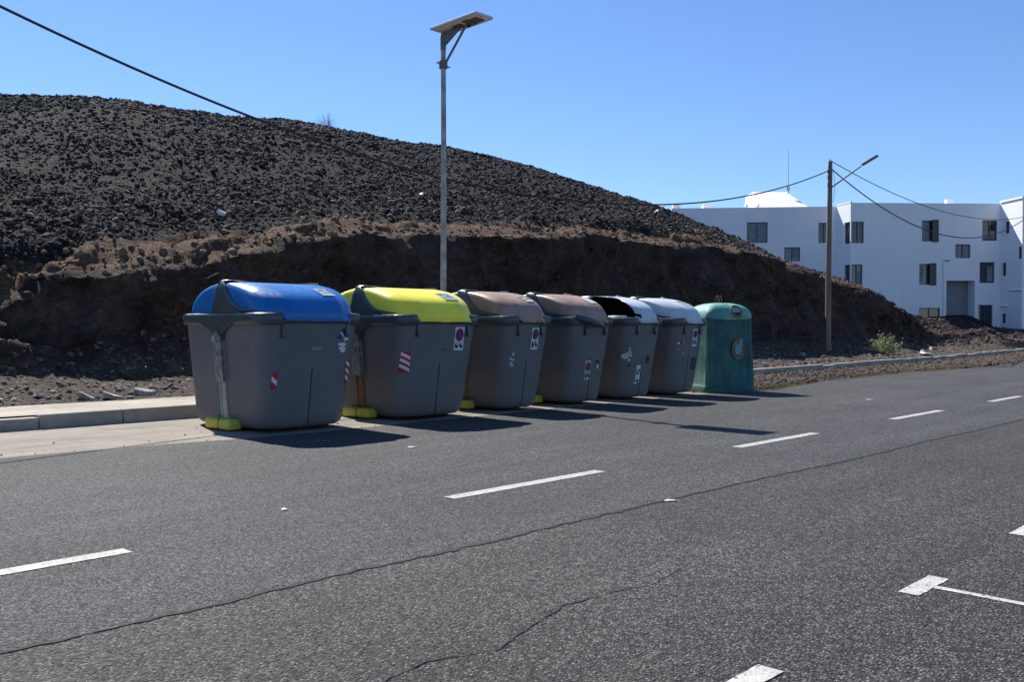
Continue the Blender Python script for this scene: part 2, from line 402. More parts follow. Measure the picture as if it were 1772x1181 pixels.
# kerb stones: one run, small gaps between the stones
mb = MB(); u = -12.0
while u < 74:
    Lk = 1.0 if u < 16 else .8
    v0, v1 = [float(lerp_tab(KERB, a)) for a in (u, u + Lk)]
    tz = random.uniform(-.006, .006); ty = random.uniform(-.008, .008); ang = math.atan2(v1 - v0, Lk)
    if not (28.9 < u < 29.6):
        mb.box((u + Lk / 2, (v0 + v1) / 2 + .08 + ty, .075 + tz - (.03 if random.random() < .12 else 0)), (Lk - random.choice((.008, .012, .012, .03)), .16, .19), ang + random.uniform(-.008, .008))
    u += Lk
tag(mb.build('kerb', M['kerb'], bevel=.018), kind='structure')
# pavement slab behind the left kerb
up = np.arange(-12, 16.01, .2); V = []
for u in up: V += [(u, 11.745, .158), (u, 12.4, .162), (u, 13.2 + .07 * float(fbm(u * 1.1, .5, seed=4)), .160)]
tag(np_mesh('pavement', V, [(3 * i + k, 3 * i + 3 + k, 3 * i + 4 + k, 3 * i + 1 + k) for i in range(len(up) - 1) for k in (0, 1)], [M['pavement']]), kind='structure')

# ------------------------------------------------------------------ hillside (cut bank and cinder hill)
ZB = [(-20, 1.7), (0, 1.9), (3.5, 2.0), (5.4, 2.25), (8, 2.75), (9.8, 3.2), (12, 3.6), (15.4, 3.95), (21, 4.2), (27, 4.4), (31, 4.2), (36, 3.65), (41.5, 2.95), (45, 2.2), (47, 1.7), (50, 1.7), (54, 1.85), (58, 1.8), (64, 1.7), (75, 1.5)]
ZC = [(-20, 7.2), (0, 8.1), (10, 8.65), (20, 9.5), (28, 9.45), (36, 8.5), (40, 7.3), (43, 5.6), (46, 3.9), (49, 2.2), (53, 1.7), (60, 1.6), (75, 1.2)]
def profile(u):
    """base profile as (v, z, soil, face, strip) control points; the same number for every u"""
    zb = lerp_tab(ZB, u); zc = lerp_tab(ZC, u); w = float(sstep(43, 50, u))
    kb = float(lerp_tab(KERB, u)) + .17
    if u < 15: kb = 13.12
    v0 = kb - .25
    foot = 15.9 - .9 * w + .8 * w * max(0, (u - 49) / 12); fv = .45 + 2.4 * w
    top = foot + .35 + fv; lip = zb - (.45 if u > 5 else .7)
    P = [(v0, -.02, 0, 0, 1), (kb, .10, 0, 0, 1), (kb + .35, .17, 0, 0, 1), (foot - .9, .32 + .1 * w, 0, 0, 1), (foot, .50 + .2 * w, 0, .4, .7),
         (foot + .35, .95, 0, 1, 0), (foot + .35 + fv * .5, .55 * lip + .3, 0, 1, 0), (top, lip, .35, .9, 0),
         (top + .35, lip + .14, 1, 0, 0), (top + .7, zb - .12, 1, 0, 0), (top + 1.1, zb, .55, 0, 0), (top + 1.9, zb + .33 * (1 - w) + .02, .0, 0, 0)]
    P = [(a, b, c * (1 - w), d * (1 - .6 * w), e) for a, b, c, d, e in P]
    vc = 33.0
    base_v, base_z = top + 1.9, zb + .33 * (1 - w) + .02
    for k in range(1, 9):
        t = k / 8; P.append((base_v + (vc - base_v) * t, base_z + (zc - base_z) * t * (1.55 - .55 * t), 0, 0, 0))
    P += [(38, zc + .2, 0, 0, 0), (46, zc * .75, 0, 0, 0), (60, zc * .25, 0, 0, 0), (72, -.1, 0, 0, 0)]
    return np.array(P)
SUB = [2, 4, 10, 9, 6, 7, 9, 6, 6, 7, 9] + [16, 14, 12, 11, 10, 9, 8, 8] + [8, 5, 4, 3]
def terrain():
    ul = np.concatenate([np.arange(-9, 2, .22), np.arange(2, 30, .085), np.arange(30, 50, .13), np.arange(50, 70, .25)])
    rows = []
    for u in ul:
        P = profile(u); out = []
        for i, k in enumerate(SUB):
            t = (np.arange(k) / k)[:, None]; out.append(P[i] * (1 - t) + P[i + 1] * t)
        out.append(P[-1:]); rows.append(np.concatenate(out))
    R = np.array(rows); nu, ns, _ = R.shape
    U = np.repeat(ul[:, None], ns, 1); Vv = R[..., 0].copy(); Z = R[..., 1].copy()
    soil, face, strip = R[..., 2], R[..., 3], R[..., 4]
    lip = np.clip(soil + face, 0, 1)
    # eroded ledges, notches and bays of the cut
    big = fbm(U * .33, Z * .5, seed=1, oct=3); med = fbm(U * 1.1, Z * 1.6, Vv * .3, seed=2, oct=4); sm = fbm(U * 4.2, Vv * 4.2, Z * 4.2, seed=3, oct=3)
    lipw = sstep(.15, .8, lip)
    Vv += lipw * (big * .55 + med * .38 + sm * .10)
    ledge = np.abs(fbm(U * .8, Z * 3.4, seed=14, oct=3))
    Vv -= lipw * face * ledge * .35
    Z += lipw * (med * .16 + sm * .07)
    left = 1 - sstep(4, 13, U)
    Z += left * lipw * (fbm(U * .7, Vv * 1.5, seed=15, oct=4) * .35)
    T = fbm(U * .55, Vv * .9, seed=17, oct=4); lw = lipw * (1 - face * .6)
    Z += lw * (.35 + .65 * left) * (.26 * sstep(-.04, .03, T) + .18 * sstep(.20, .25, T) - .18)
    open_ = (1 - lipw) * (1 - strip)
    Z += open_ * (fbm(U * .16, Vv * .16, seed=7, oct=3) * .35 + fbm(U * 1.2, Vv * 1.2, seed=8, oct=4) * .10 + fbm(U * 4.5, Vv * 4.5, seed=9, oct=3) * .05)
    inner = sstep(.05, .3, Z)
    Z += strip * inner * (fbm(U * .9, Vv * .9, seed=10, oct=4) * .16 + fbm(U * 5, Vv * 5, seed=11, oct=3) * .045)
    far = sstep(44, 50, U)
    Z += far * sstep(.3, 1.2, Z) * fbm(U * .28, Vv * .28, seed=12, oct=3) * .55
    idx = np.arange(nu * ns).reshape(nu, ns)
    F = np.stack([idx[:-1, :-1], idx[1:, :-1], idx[1:, 1:], idx[:-1, 1:]], -1).reshape(-1, 4)
    Vt = np.stack([U, Vv, Z], -1).reshape(-1, 3)
    att = np.stack([soil, face, strip, np.ones_like(soil)], -1).reshape(-1, 4)
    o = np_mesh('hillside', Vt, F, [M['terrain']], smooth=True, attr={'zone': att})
    tag(o, kind='structure')
    return np.stack([U, Vv, Z], -1), np.stack([soil, face, strip], -1)
TG, TZ = terrain()

# rubble: angular stones strewn on the surface
def rock_protos(k=7, sub=1, seed=0):
    out = []; rg = np.random.default_rng(seed)
    for i in range(k):
        bm = bmesh.new(); bmesh.ops.create_icosphere(bm, subdivisions=sub, radius=1)
        v = np.array([p.co[:] for p in bm.verts]); f = np.array([[q.index for q in p.verts] for p in bm.faces]); bm.free()
        v *= (.62 + .6 * rg.random((len(v), 1))); v *= np.array([1, .6 + .4 * rg.random(), .45 + .45 * rg.random()])
        out.append((v, f))
    return out
def rocks(name, pts, sizes, mat, sub=1, seed=0, label=None, cat=None):
    pr = rock_protos(8, sub, seed); rg = np.random.default_rng(seed + 5); VV = []; FF = []; off = 0
    which = rg.integers(0, 8, len(pts))
    for w in range(8):
        sel = np.where(which == w)[0]
        if not len(sel): continue
        v, f = pr[w]; ns_ = len(sel); a = rg.random(ns_) * 2 * pi; b = (rg.random(ns_) - .5) * 1.4
        ca, sa, cb, sb = np.cos(a), np.sin(a), np.cos(b), np.sin(b)
        x = v[:, 0][None] * cb[:, None] + v[:, 2][None] * sb[:, None]; z = -v[:, 0][None] * sb[:, None] + v[:, 2][None] * cb[:, None]; y = np.repeat(v[:, 1][None], ns_, 0)
        X = x * ca[:, None] - y * sa[:, None]; Y = x * sa[:, None] + y * ca[:, None]
        P = np.stack([X, Y, z], -1) * sizes[sel][:, None, None] + pts[sel][:, None, :]
        VV.append(P.reshape(-1, 3)); FF.append((f[None] + (np.arange(ns_) * len(v))[:, None, None]).reshape(-1, 3) + off); off += ns_ * len(v)
    o = np_mesh(name, np.concatenate(VV), np.concatenate(FF), [mat]); tag(o, label, cat, kind='stuff'); return o
def scatter(n, s0, s1, u0, u1, seed, wfun=None):
    """random points on the terrain grid, columns s0..s1 and x range u0..u1, weighted by real area"""
    rg = np.random.default_rng(seed); G = TG
    ui = np.where((G[:, 0, 0] >= u0) & (G[:, 0, 0] <= u1))[0]; ui = ui[ui < G.shape[0] - 1]
    A = G[ui][:, s0:s1]; B = G[ui + 1][:, s0:s1]; C_ = G[ui][:, s0 + 1:s1 + 1]
    area = np.linalg.norm(np.cross(B - A, C_ - A), axis=-1)
    if wfun is not None: area = area * wfun(A[..., 0], A[..., 1], A[..., 2])
    p = (area / area.sum()).ravel(); k = rg.choice(len(p), n, p=p); i, j = np.unravel_index(k, area.shape)
    a, b = rg.random((n, 1)), rg.random((n, 1)); return A[i, j] + (B[i, j] - A[i, j]) * a + (C_[i, j] - A[i, j]) * b
cum = np.concatenate([[0], np.cumsum(SUB)])
near = lambda U, V_, Z: (.65 + .9 * sstep(.38, .62, vnoise(U * .55, V_ * .9, seed=77) * .6 + vnoise(U * 1.9, V_ * 2.6, seed=78) * .4)) / (1 + ((U * .72 + V_ * .69) / 12) ** 2)
def sizes(n, lo, hi, pw, seed): 
    r = np.random.default_rng(seed).random(n); return lo + (hi - lo) * r ** pw
N1 = 290000; P1 = scatter(N1, cum[10], cum[20], -8, 50, 1, near)
rocks('cinder_rubble', P1, sizes(N1, .013, .095, 6.5, 2) * np.clip((P1[:, 0] * .72 + P1[:, 1] * .69) / 26, .72, 1.5), M['cinder'], 1, 1, 'dark angular volcanic cinders strewn over the whole hill slope', 'rubble')
N1 = 8000
rocks('soil_clods', scatter(N1, cum[7], cum[12], -8, 48, 3), sizes(N1, .02, .12, 3.5, 4), M['soilrock'], 1, 2, 'brown earth clods along the sunlit lip of the cut bank', 'soil')
N1 = 7500
N1 = 2600
rocks('mound_rubble', scatter(7000, cum[3], cum[15], 42, 62, 19), sizes(7000, .03, .20, 4, 20), M['redrock'], 1, 9, 'reddish brown rubble heaped on the far mounds before the building', 'rubble')
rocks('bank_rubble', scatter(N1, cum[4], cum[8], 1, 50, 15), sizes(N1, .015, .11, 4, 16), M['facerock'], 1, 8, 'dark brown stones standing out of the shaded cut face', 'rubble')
N1 = 13000
rocks('gravel_stones', scatter(N1, cum[1], cum[5], -5, 60, 5, near), sizes(N1, .012, .085, 4, 6), M['gravel'], 1, 3, 'grey brown gravel and stones behind the kerb at the foot of the bank', 'gravel')
N1 = 2900
rocks('pale_chips', np.concatenate([scatter(1250, cum[1], cum[4], 1, 60, 7), scatter(950, cum[10], cum[19], 2, 45, 8), scatter(350, cum[1], cum[3], 2.5, 9, 17), scatter(350, cum[1], cum[4], 22, 50, 18)]), sizes(N1, .012, .055, 3.2, 9), M['palerock'], 1, 4, 'small pale stone chips dotted among the dark gravel and cinders', 'gravel')
# dirt verge between the asphalt and the right kerb
V = []; uv = np.arange(15.2, 70, .1)
for u in uv:
    e0 = float(np.interp(u, ue, ve)) - .10; k0 = float(lerp_tab(KERB, u)) + .02
    for j in range(7):
        t = j / 6; v = e0 + (k0 - e0) * t; V.append((u, v + .05 * float(fbm(u * 2, t * 3, seed=40)) * (0 < t < 1) , (.001 + .035 * min(1, t * 3.5) + .02 * float(fbm(u * 2.2, v * 2.2, seed=41)) * (t > 0))))
tagd = np_mesh('dirt_verge', V, [(7 * i + j, 7 * i + 7 + j, 7 * i + 8 + j, 7 * i + 1 + j) for i in range(len(uv) - 1) for j in range(6)], [M['terrain']], True,
        attr={'zone': np.tile([0, 0, 1, 1], (len(V), 1))}); tag(tagd, kind='structure')
rg = np.random.default_rng(51); N1 = 5000
uu = 15.5 + 36 * rg.random(N1) ** 1.5; e0 = np.interp(uu, ue, ve); k0 = lerp_tab(KERB, uu); vv = e0 + (k0 - e0) * rg.random(N1) ** .8
rocks('verge_gravel', np.c_[uu, vv, np.full(N1, .035)], sizes(N1, .008, .08, 4, 52), M['gravel'], 1, 6, 'loose gravel on the dirt verge between the asphalt and the far kerb', 'gravel')
N1 = 260; uu = -1 + 14 * rg.random(N1); vv = np.interp(uu, ue, ve) + 2.0 * rg.random(N1) ** 2
rocks('apron_grit', np.c_[uu, vv, np.full(N1, .006)], sizes(N1, .004, .018, 3, 53), M['gravel'], 1, 7, 'dark grit scattered over the concrete apron', 'gravel')

# ------------------------------------------------------------------ bins
def rr(t, a, b, r):
    """rounded rectangle; t in [0,12): 0 = left end centre, 3 = front centre, 6 = right end centre, 9 = back centre"""
    t = t % 12; q = int(t // 3); f = t - 3 * q
    # quarter q: goes end-centre -> corner -> face-centre (q even) or reversed
    def quarter(f):     # from (-a,0) to (0,-b)
        if f < 1: return (-a, -(b - r) * f)
        if f < 2:
            th = (f - 1) * pi / 2; return (-(a - r) - r * cos(th), -(b - r) - r * sin(th))
        return (-(a - r) * (3 - f), -b)
    if q == 0: x, y = quarter(f)
    elif q == 1: x, y = quarter(3 - f); x = -x
    elif q == 2: x, y = quarter(f); x, y = -x, -y
    else: x, y = quarter(3 - f); y = -y
    return x, y
TS = []
for q in range(4):
    TS += [3 * q + k / (5 if q % 2 == 0 else 16) for k in range(5 if q % 2 == 0 else 16)] + [3 * q + 1 + k / 8 for k in range(8)] + [3 * q + 2 + k / (16 if q % 2 == 0 else 5) for k in range(16 if q % 2 == 0 else 5)]
ZT = 1.27
class Bin:
    def __init__(s, ar, wide): s.ar = ar; s.ab = ar - .10; s.wide = wide; s.r = .24 if wide else .19; s.nx = .43 if wide else .24
    def ab_(s, z): k = z / ZT; return s.ab + (s.ar - s.ab) * k, .775 + .185 * k
    def bp(s, t, z, off=0.0):
        a, b = s.ab_(z); x, y = rr(t, a + off, b + off, s.r)
        if y > 0: y *= (.915 + .045 * z / ZT + off) / (b + off)
        return Vector((x, y, z))
    def lid(s, t, psi, off=0.0):
        """lid dome, psi 0 at the rim, 90 on the crest"""
        c = cos(psi) ** .86 if psi < pi / 2 else 0; b = max(.94 * c, .012) + off; a = s.ar - .015 - .075 * (1 - cos(psi)) ** 2 + off
        r = min(s.r + .08, b * .95, a * .95); x, y = rr(t, a, b, r); z = 1.335 + .405 * sin(psi) ** .90 + off * sin(psi)
        # flat facet bulging between the two grips on the front and back
        w = 1 - float(sstep(s.nx * .80, s.nx * 1.12, abs(x + (.03 if s.wide else 0)))); m = float(sstep(.02, .20, psi)) * (1 - float(sstep(.55, .90, psi)))
        y += math.copysign(.058, y) * w * m if abs(y) > .1 else 0
        if y < 0:      # lip drawn down over the rim between the arms
            xr = s.nx + .13 if x > 0 else s.nx; w = 1 - float(sstep(xr - .015, xr + .02, abs(x))); m = 1 - float(sstep(.03, .30, psi))
            z -= .062 * w * m; y -= .072 * w * m
        return Vector((x, y, z))
    def front(s, x, z, off=0.0):
        a, b = s.ab_(z); b += off; d = abs(x) - (a - s.r); y = -b
        if d > 0: d = min(d, s.r * .98); y = -b + s.r - math.sqrt(s.r ** 2 - d ** 2)
        return Vector((x, y, z))
def grid_faces(nr, nc, wrap):
    return [(i * nc + j, i * nc + (j + 1) % nc, (i + 1) * nc + (j + 1) % nc, (i + 1) * nc + j) for i in range(nr - 1) for j in range(nc if wrap else nc - 1)]
def patch(fn, us_, vs_, thick, name, mat, parent, smooth=True):
    """closed shell over fn(u, v, off)"""
    nu_, nv_ = len(us_), len(vs_); mb = MB()
    out = [fn(a, b, thick) for a in us_ for b in vs_]; inn = [fn(a, b, -.006) for a in us_ for b in vs_]
    F = grid_faces(nu_, nv_, False); N_ = nu_ * nv_
    fs = list(F) + [tuple(N_ + i for i in f[::-1]) for f in F]
    bd = [i for i in range(nv_)] + [i * nv_ + nv_ - 1 for i in range(1, nu_)] + [(nu_ - 1) * nv_ + j for j in range(nv_ - 2, -1, -1)] + [i * nv_ for i in range(nu_ - 2, 0, -1)]
    for k in range(len(bd)):
        a, b = bd[k], bd[(k + 1) % len(bd)]; fs.append((b, a, N_ + a, N_ + b))
    mb.add(out + inn, fs); o = mb.build(name, mat, parent, smooth, angle=50); return o
def fix_normals(o):
    bm = bmesh.new(); bm.from_mesh(o.data); bmesh.ops.remove_doubles(bm, verts=bm.verts[:], dist=.0004); bmesh.ops.recalc_face_normals(bm, faces=bm.faces[:]); bm.to_mesh(o.data); bm.free()
    o.data.polygons.foreach_set('use_smooth', [True] * len(o.data.polygons)); 
    try: o.data.set_sharp_from_angle(angle=radians(42))
    except Exception: pass
    o.data.update()
def clip(poly, x, keep_right):
    out = []
    for (a, b) in zip(poly, poly[1:] + poly[:1]):
        ia, ib = (a[0] >= x) == keep_right or a[0] == x, (b[0] >= x) == keep_right or b[0] == x
        if ia: out.append(a)
        if ia != ib: t = (x - a[0]) / (b[0] - a[0]); out.append((x, a[1] + (b[1] - a[1]) * t))
    return out
def decal(B, parent, name, shapes, label=None):
    """shapes: (polygon [(x,z)..], material key, layer) laid on the front face of the bin, cut in narrow upright strips"""
    mb = MB(); keys = []
    for poly, key, lay in shapes:
        if key not in keys: keys.append(key)
        lo, hi = min(p[0] for p in poly), max(p[0] for p in poly); k = max(1, int((hi - lo) / .03)) if hi > B.ab - B.r or lo < -(B.ab - B.r) else 1
        for i in range(k):
            q = poly
            if i > 0: q = clip(q, lo + (hi - lo) * i / k, True)
            if i < k - 1 and q: q = clip(q, lo + (hi - lo) * (i + 1) / k, False)
            if len(q) >= 3: mb.add([B.front(x, z, .003 + .002 * lay) for x, z in q], [tuple(range(len(q)))], keys.index(key))
    o = mb.build(name, [M[k] for k in keys], parent)
    if label: o['label'] = label
    return o
def circ(cx, cz, r, n=16, sx=1): return [(cx + r * sx * cos(2 * pi * i / n), cz + r * sin(2 * pi * i / n)) for i in range(n)]
def rect(x0, x1, z0, z1): return [(x0, z0), (x1, z0), (x1, z1), (x0, z1)]
def no_parking(x0, x1, z0, z1, disc='signblue', ring='red', base='white'):
    w = x1 - x0; cx = (x0 + x1) / 2; r = w * .44; cz = z1 - w * .56 ; e = 1.25
    cz = z1 - r * e - .015
    def el(k): return [(cx + r * k * cos(2 * pi * i / 18), cz + r * e * k * sin(2 * pi * i / 18)) for i in range(18)]
    sh = [(rect(x0, x1, z0, z1), base, 0), (el(1.0), ring, 1), (el(.80), disc, 2),
          ([(cx - r * .66, cz + r * e * .50), (cx - r * .5, cz + r * e * .66), (cx + r * .66, cz - r * e * .50), (cx + r * .5, cz - r * e * .66)], ring, 3)]
    # tow-away pictogram: truck, hook and car
    b = z0 + (cz - r * e - z0) * .30; hh = (cz - r * e - z0)
    sh += [(rect(x0 + w * .10, x0 + w * .42, b, b + hh * .30), 'black', 1), (rect(x0 + w * .10, x0 + w * .25, b + hh * .30, b + hh * .48), 'black', 1),
           ([(x0 + w * .40, b + hh * .28), (x0 + w * .62, b + hh * .60), (x0 + w * .66, b + hh * .55), (x0 + w * .44, b + hh * .20)], 'black', 1),
           ([(x0 + w * .56, b + hh * .10), (x0 + w * .90, b - hh * .02), (x0 + w * .90, b + hh * .18), (x0 + w * .80, b + hh * .36), (x0 + w * .66, b + hh * .42), (x0 + w * .56, b + hh * .28)], 'black', 1),
           (circ(x0 + w * .18, b, hh * .09, 8), 'black', 1), (circ(x0 + w * .34, b, hh * .09, 8), 'black', 1), (circ(x0 + w * .78, b - hh * .04, hh * .08, 8), 'black', 1),
           (rect(x0 + w * .12, x0 + w * .88, z0 + hh * .78, z0 + hh * .84), 'black', 1)]
    return sh
def blob(cx, cz, w, h, seed, n=11):
    rg = random.Random(seed); return [(cx + w * cos(2 * pi * i / n) * rg.uniform(.45, 1), cz + h * sin(2 * pi * i / n) * rg.uniform(.45, 1)) for i in range(n)]
def lid_grid(B, drop=None):
    ps = [0, .06, .13, .22, .33, .46, .6, .75, .9, 1.05, 1.2, 1.33, 1.43, 1.5, 1.56]; nT = len(TS)
    v = [B.lid(t, p) for p in ps for t in TS]; f = grid_faces(len(ps), nT, True)
    f.append(tuple((len(ps) - 1) * nT + j for j in range(nT)))
    return ps, v, f
def make_bin(wide, lidmat, chan='steelpale'):
    B = Bin(.69 if wide else .49, wide); root = empty('waste_bin')
    # body: open tub with rounded bottom
    zs = [.035, .045, .07, .11, .2, .4, .6, .8, 1.0, 1.15, 1.27, 1.335]; ins = [.10, .045, .018, .004, 0, 0, 0, 0, 0, 0, 0, 0]
    V = [B.bp(t, z, -i) for z, i in zip(zs, ins) for t in TS]; F = grid_faces(len(zs), len(TS), True); F.append(tuple(range(len(TS)))[::-1])
    F.append(tuple((len(zs) - 1) * len(TS) + j for j in range(len(TS))))
    mb = MB(); mb.add(V, F); body = mb.build('body', M['body'], root); fix_normals(body)
    # vertical groove and grip lugs on the front face
    gx = .0
    mb = MB(); pts = [B.front(gx + dx, z, o_) for z in (.05, .2, .4, .6, .74) for dx, o_ in ((-.007, .002), (0, .004), (.007, .002))]
    mb.add(pts, [(3 * i + j, 3 * i + j + 1, 3 * i + j + 4, 3 * i + j + 3) for i in range(4) for j in (0, 1)]); mb.build('groove', M['black'], root)
    for sx in (-1, 1):
        mb = MB(); c = B.front(sx * B.nx, 1.18, .012); mb.box(c, (.045, .045, .19), M=Matrix.Rotation(-.14, 3, 'X')); mb.build('grip_lug', M['collar'], root, True, .012)
    # collar ring: fat outside the grips, a thin lip between them on the front
    prof = [(.0, -.078), (.018, -.080), (.030, -.066), (.034, -.02), (.036, .025), (.026, .047), (.004, .056), (-.03, .052)]
    V = []; 
    for t in TS:
        x, y = rr(t, B.ar, .96, B.r); thin = 0
        if y < -.8 and abs(x) < B.nx: thin = 1
        kx = 1.0 if not thin else .35
        for d, z in prof:
            p = B.bp(t, 1.30, 0); q = B.bp(t, 1.30, d * kx); V.append(Vector((q.x, q.y, 1.315 + z * (1 if not thin else .45) - (.028 if thin else 0))))
    nT, nP = len(TS), len(prof); mb = MB(); mb.add(V, [(i * nP + j, ((i + 1) % nT) * nP + j, ((i + 1) % nT) * nP + j + 1, i * nP + j + 1) for i in range(nT) for j in range(nP - 1)])
    col = mb.build('collar', M['collar'], root); fix_normals(col)
    # lid
    ps, V, F = lid_grid(B); mb = MB(); mb.add(V, F)
    lid = mb.build('lid', M[lidmat], root); fix_normals(lid)
    # sweeping hinge bands on both ends, the bosses below them, metal plates, channels
    for sgn in (-1, 1):
        P = np.linspace(.0, 1.5, 15)
        def ext(p, front):
            if front: return float(np.interp(p, [0, .04, .08, .14, .22, .34, .52, .8, 1.1, 1.3, 1.5], [2.80 if wide else 2.76, 2.1, 1.55, 1.05, .72, .56, .46, .42, .58, 1.1, 2.3 if wide else 2.25]))
            return float(np.interp(p, [0, .1, .3, .6, 1.1, 1.3, 1.5], [.5, .30, .24, .22, .34, .8, 2.2]))
        def fn(a, b, off):
            t = -ext(a, False) + (ext(a, True) + ext(a, False)) * b
            if off > 0: off = off * (1 - .65 * abs(2 * b - 1) ** 6)
            q = B.lid(t, a, off + .004); q.x *= -sgn; return q
        bd = patch(fn, list(P), list(np.linspace(0, 1, 17)), .020, 'hinge_band', M['collar'], root); fix_normals(bd)
        mb = MB(); q = B.lid(0, 1.12, .02); q.x *= -sgn; mb.tube([(q.x * 0.985, q.y + .02, q.z), (q.x * 1.012, q.y + .02, q.z + .004)], .016, 10); mb.build('bolt', M['black'], bd)
        def fb(a, b, off):
            z = 1.06 + .22 * a; w = .085 + .42 * max(0, a) ** 2.6 + .02; y = (2 * b - 1) * w
            A_, B_ = B.ab_(z); rr_ = B.r; yy = abs(y); lim = B_ - rr_
            x = -(A_ + off); 
            return Vector((x * -sgn, y - .0, z)) if sgn else None
        bs = patch(fb, list(np.linspace(0, 1, 9)), list(np.linspace(0, 1, 13)), .036, 'boss', M['collar'], root); fix_normals(bs)
        mb = MB(); xe = B.ab_(1.18)[0]; mb.tube([(sgn * (xe + .03), 0, 1.20), (sgn * (xe + .040), 0, 1.20)], .012, 8); mb.build('bolt', M['black'], bs)
        # plate with rounded head
        mb = MB(); w = .085; z0, z1 = .575, 1.06
        outl = [(-w, z0), (w, z0)] + [(w * cos(th), z1 + w * sin(th)) for th in np.linspace(0, pi, 9)]
        a1 = B.ab_(z1)[0]; a0 = B.ab_(z0)[0]
        def xp(z, o): return sgn * (a0 + (a1 - a0) * (z - z0) / (z1 - z0) + o)
        k = len(outl); V = [Vector((xp(z, .052), y, z)) for y, z in outl] + [Vector((xp(z, .001), y, z)) for y, z in outl]
        F = [tuple(range(k)), tuple(range(k, 2 * k))[::-1]] + [(i, (i + 1) % k, k + (i + 1) % k, k + i) for i in range(k)]
        mb.add(V, F); pl = mb.build('lift_plate', M['steel'], root, False, .006); fix_normals(pl)
        mb = MB(); mb.tube([(xp(1.06, .03), 0, 1.07), (xp(1.06, .085), 0, 1.07)], .024, 12); mb.tube([(xp(1.06, .085), 0, 1.07), (xp(1.06, .10), 0, 1.07)], .034, 12); mb.build('lift_pin', M['steelpale'], pl, True)
        mb = MB(); za, zb_ = .10, .575
        for y0 in (0,):
            xa, xb = B.ab_(za)[0], B.ab_(zb_)[0]
            for yy, ww, oo in ((0, .105, .006), (-.062, .018, .022), (.062, .018, .022)):
                V = []
                for z, x_ in ((za, xa), (zb_, xb)):
                    for dx in (-.01, oo):
                        for dy in (-ww / 2, ww / 2): V.append(Vector((sgn * (x_ + dx), yy + dy, z)))
                mb.add(V, [(0, 1, 3, 2), (4, 6, 7, 5), (2, 3, 7, 6), (0, 2, 6, 4), (1, 5, 7, 3), (0, 4, 5, 1)])
        mb.build('lift_channel', M[chan], root)
    # foot pedal bar at the left end
    for sgn in (-1,):
        mb = MB(); a = B.ab_(.08)[0]; mb.box((sgn * (a + .045), .0, .075), (.19, .56 if wide else .40, .125)); pd = mb.build('pedal', M['pedal'], root, True, .035, seg=3)
        mb = MB(); mb.box((sgn * (a + .047), -.05, .077), (.193, .012, .128)); mb.build('pedal_slot', M['black'], pd, False, .004)
    return B, root
def torn(B, root, x, z, s, seed, key='paper'):
    rg = random.Random(seed); sh = []
    for i in range(6): sh.append((blob(x + rg.uniform(-.4, .4) * s, z + rg.uniform(-1, 1) * s, s * rg.uniform(.15, .42), s * rg.uniform(.15, .40), seed * 7 + i), key, i % 3))
    decal(B, root, 'sticker_remnant', [(blob(x + .2 * s, z - .9 * s, s * .3, s * .25, seed + 99), 'ghost', 0)])
    return decal(B, root, 'sticker_remnant', sh, 'torn pale remains of a peeled sticker')
def stripes(x0, x1, z0, z1, centres, half=.075, sl=.20):
    w = x1 - x0; h = z1 - z0; c = w * .16
    base = [(x0 + c, z0), (x1 - c * .3, z0 + c), (x1, z1 - c), (x1 - c, z1), (x0 + c * .3, z1 - c), (x0, z0 + c)]
    sh = [(base, 'red', 0)]
    for k in centres:
        zc = z0 + h * k; d = h * half; q = h * sl
        sh.append(([(x0 + .004, zc + q - d), (x1 - .004, zc - q - d), (x1 - .004, zc - q + d), (x0 + .004, zc + q + d)], 'white', 1))
    return sh
def text_on(B, parent, body, x, z, size, key):
    c = bpy.data.curves.new('lettering', 'FONT'); c.body = body; c.size = size; c.extrude = .0006; c.align_x = 'CENTER'
    o = bpy.data.objects.new('lettering', c); COL.objects.link(o); dg = bpy.context.evaluated_depsgraph_get(); me = bpy.data.meshes.new_from_object(o.evaluated_get(dg))
    bpy.data.objects.remove(o); me.materials.clear(); me.materials.append(M[key]); o = bpy.data.objects.new('lettering', me); link(o, parent)
    p = B.front(x, z, .004); o.location = p; o.rotation_euler = (radians(90) + .14, 0, 0); return o
def lid_label(B, root, t0, t1, p0, p1, key, marks=True):
    mb = MB(); n_ = 6
    # keep the label rectangular: constant x, walking down the lid
    def at(x, p, off):
        lo, hi = 2.0, 4.0
        for _ in range(24):
            m_ = (lo + hi) / 2
            if B.lid(m_, p).x < x: lo = m_
            else: hi = m_
        return B.lid((lo + hi) / 2, p, off)
    V = [at(t0 + (t1 - t0) * i / n_ , p0 + (p1 - p0) * j / n_, .006) for j in range(n_ + 1) for i in range(n_ + 1)]
    mb.add(V, [(j * (n_ + 1) + i, j * (n_ + 1) + i + 1, (j + 1) * (n_ + 1) + i + 1, (j + 1) * (n_ + 1) + i) for j in range(n_) for i in range(n_)], 0)
    if marks:
        for (a, b, c, d) in ((.12, .42, .15, .4), (.5, .88, .2, .3), (.5, .8, .42, .5), (.12, .85, .62, .70)):
            V = [at(t0 + (t1 - t0) * u_, p0 + (p1 - p0) * w_, .009) for u_, w_ in ((a, c), (b, c), (b, d), (a, d))]; mb.add(V, [(0, 1, 2, 3)], 1)
    return mb.build('lid_label', [M[key], M['ghost'] if marks != 2 else M['black']], root)

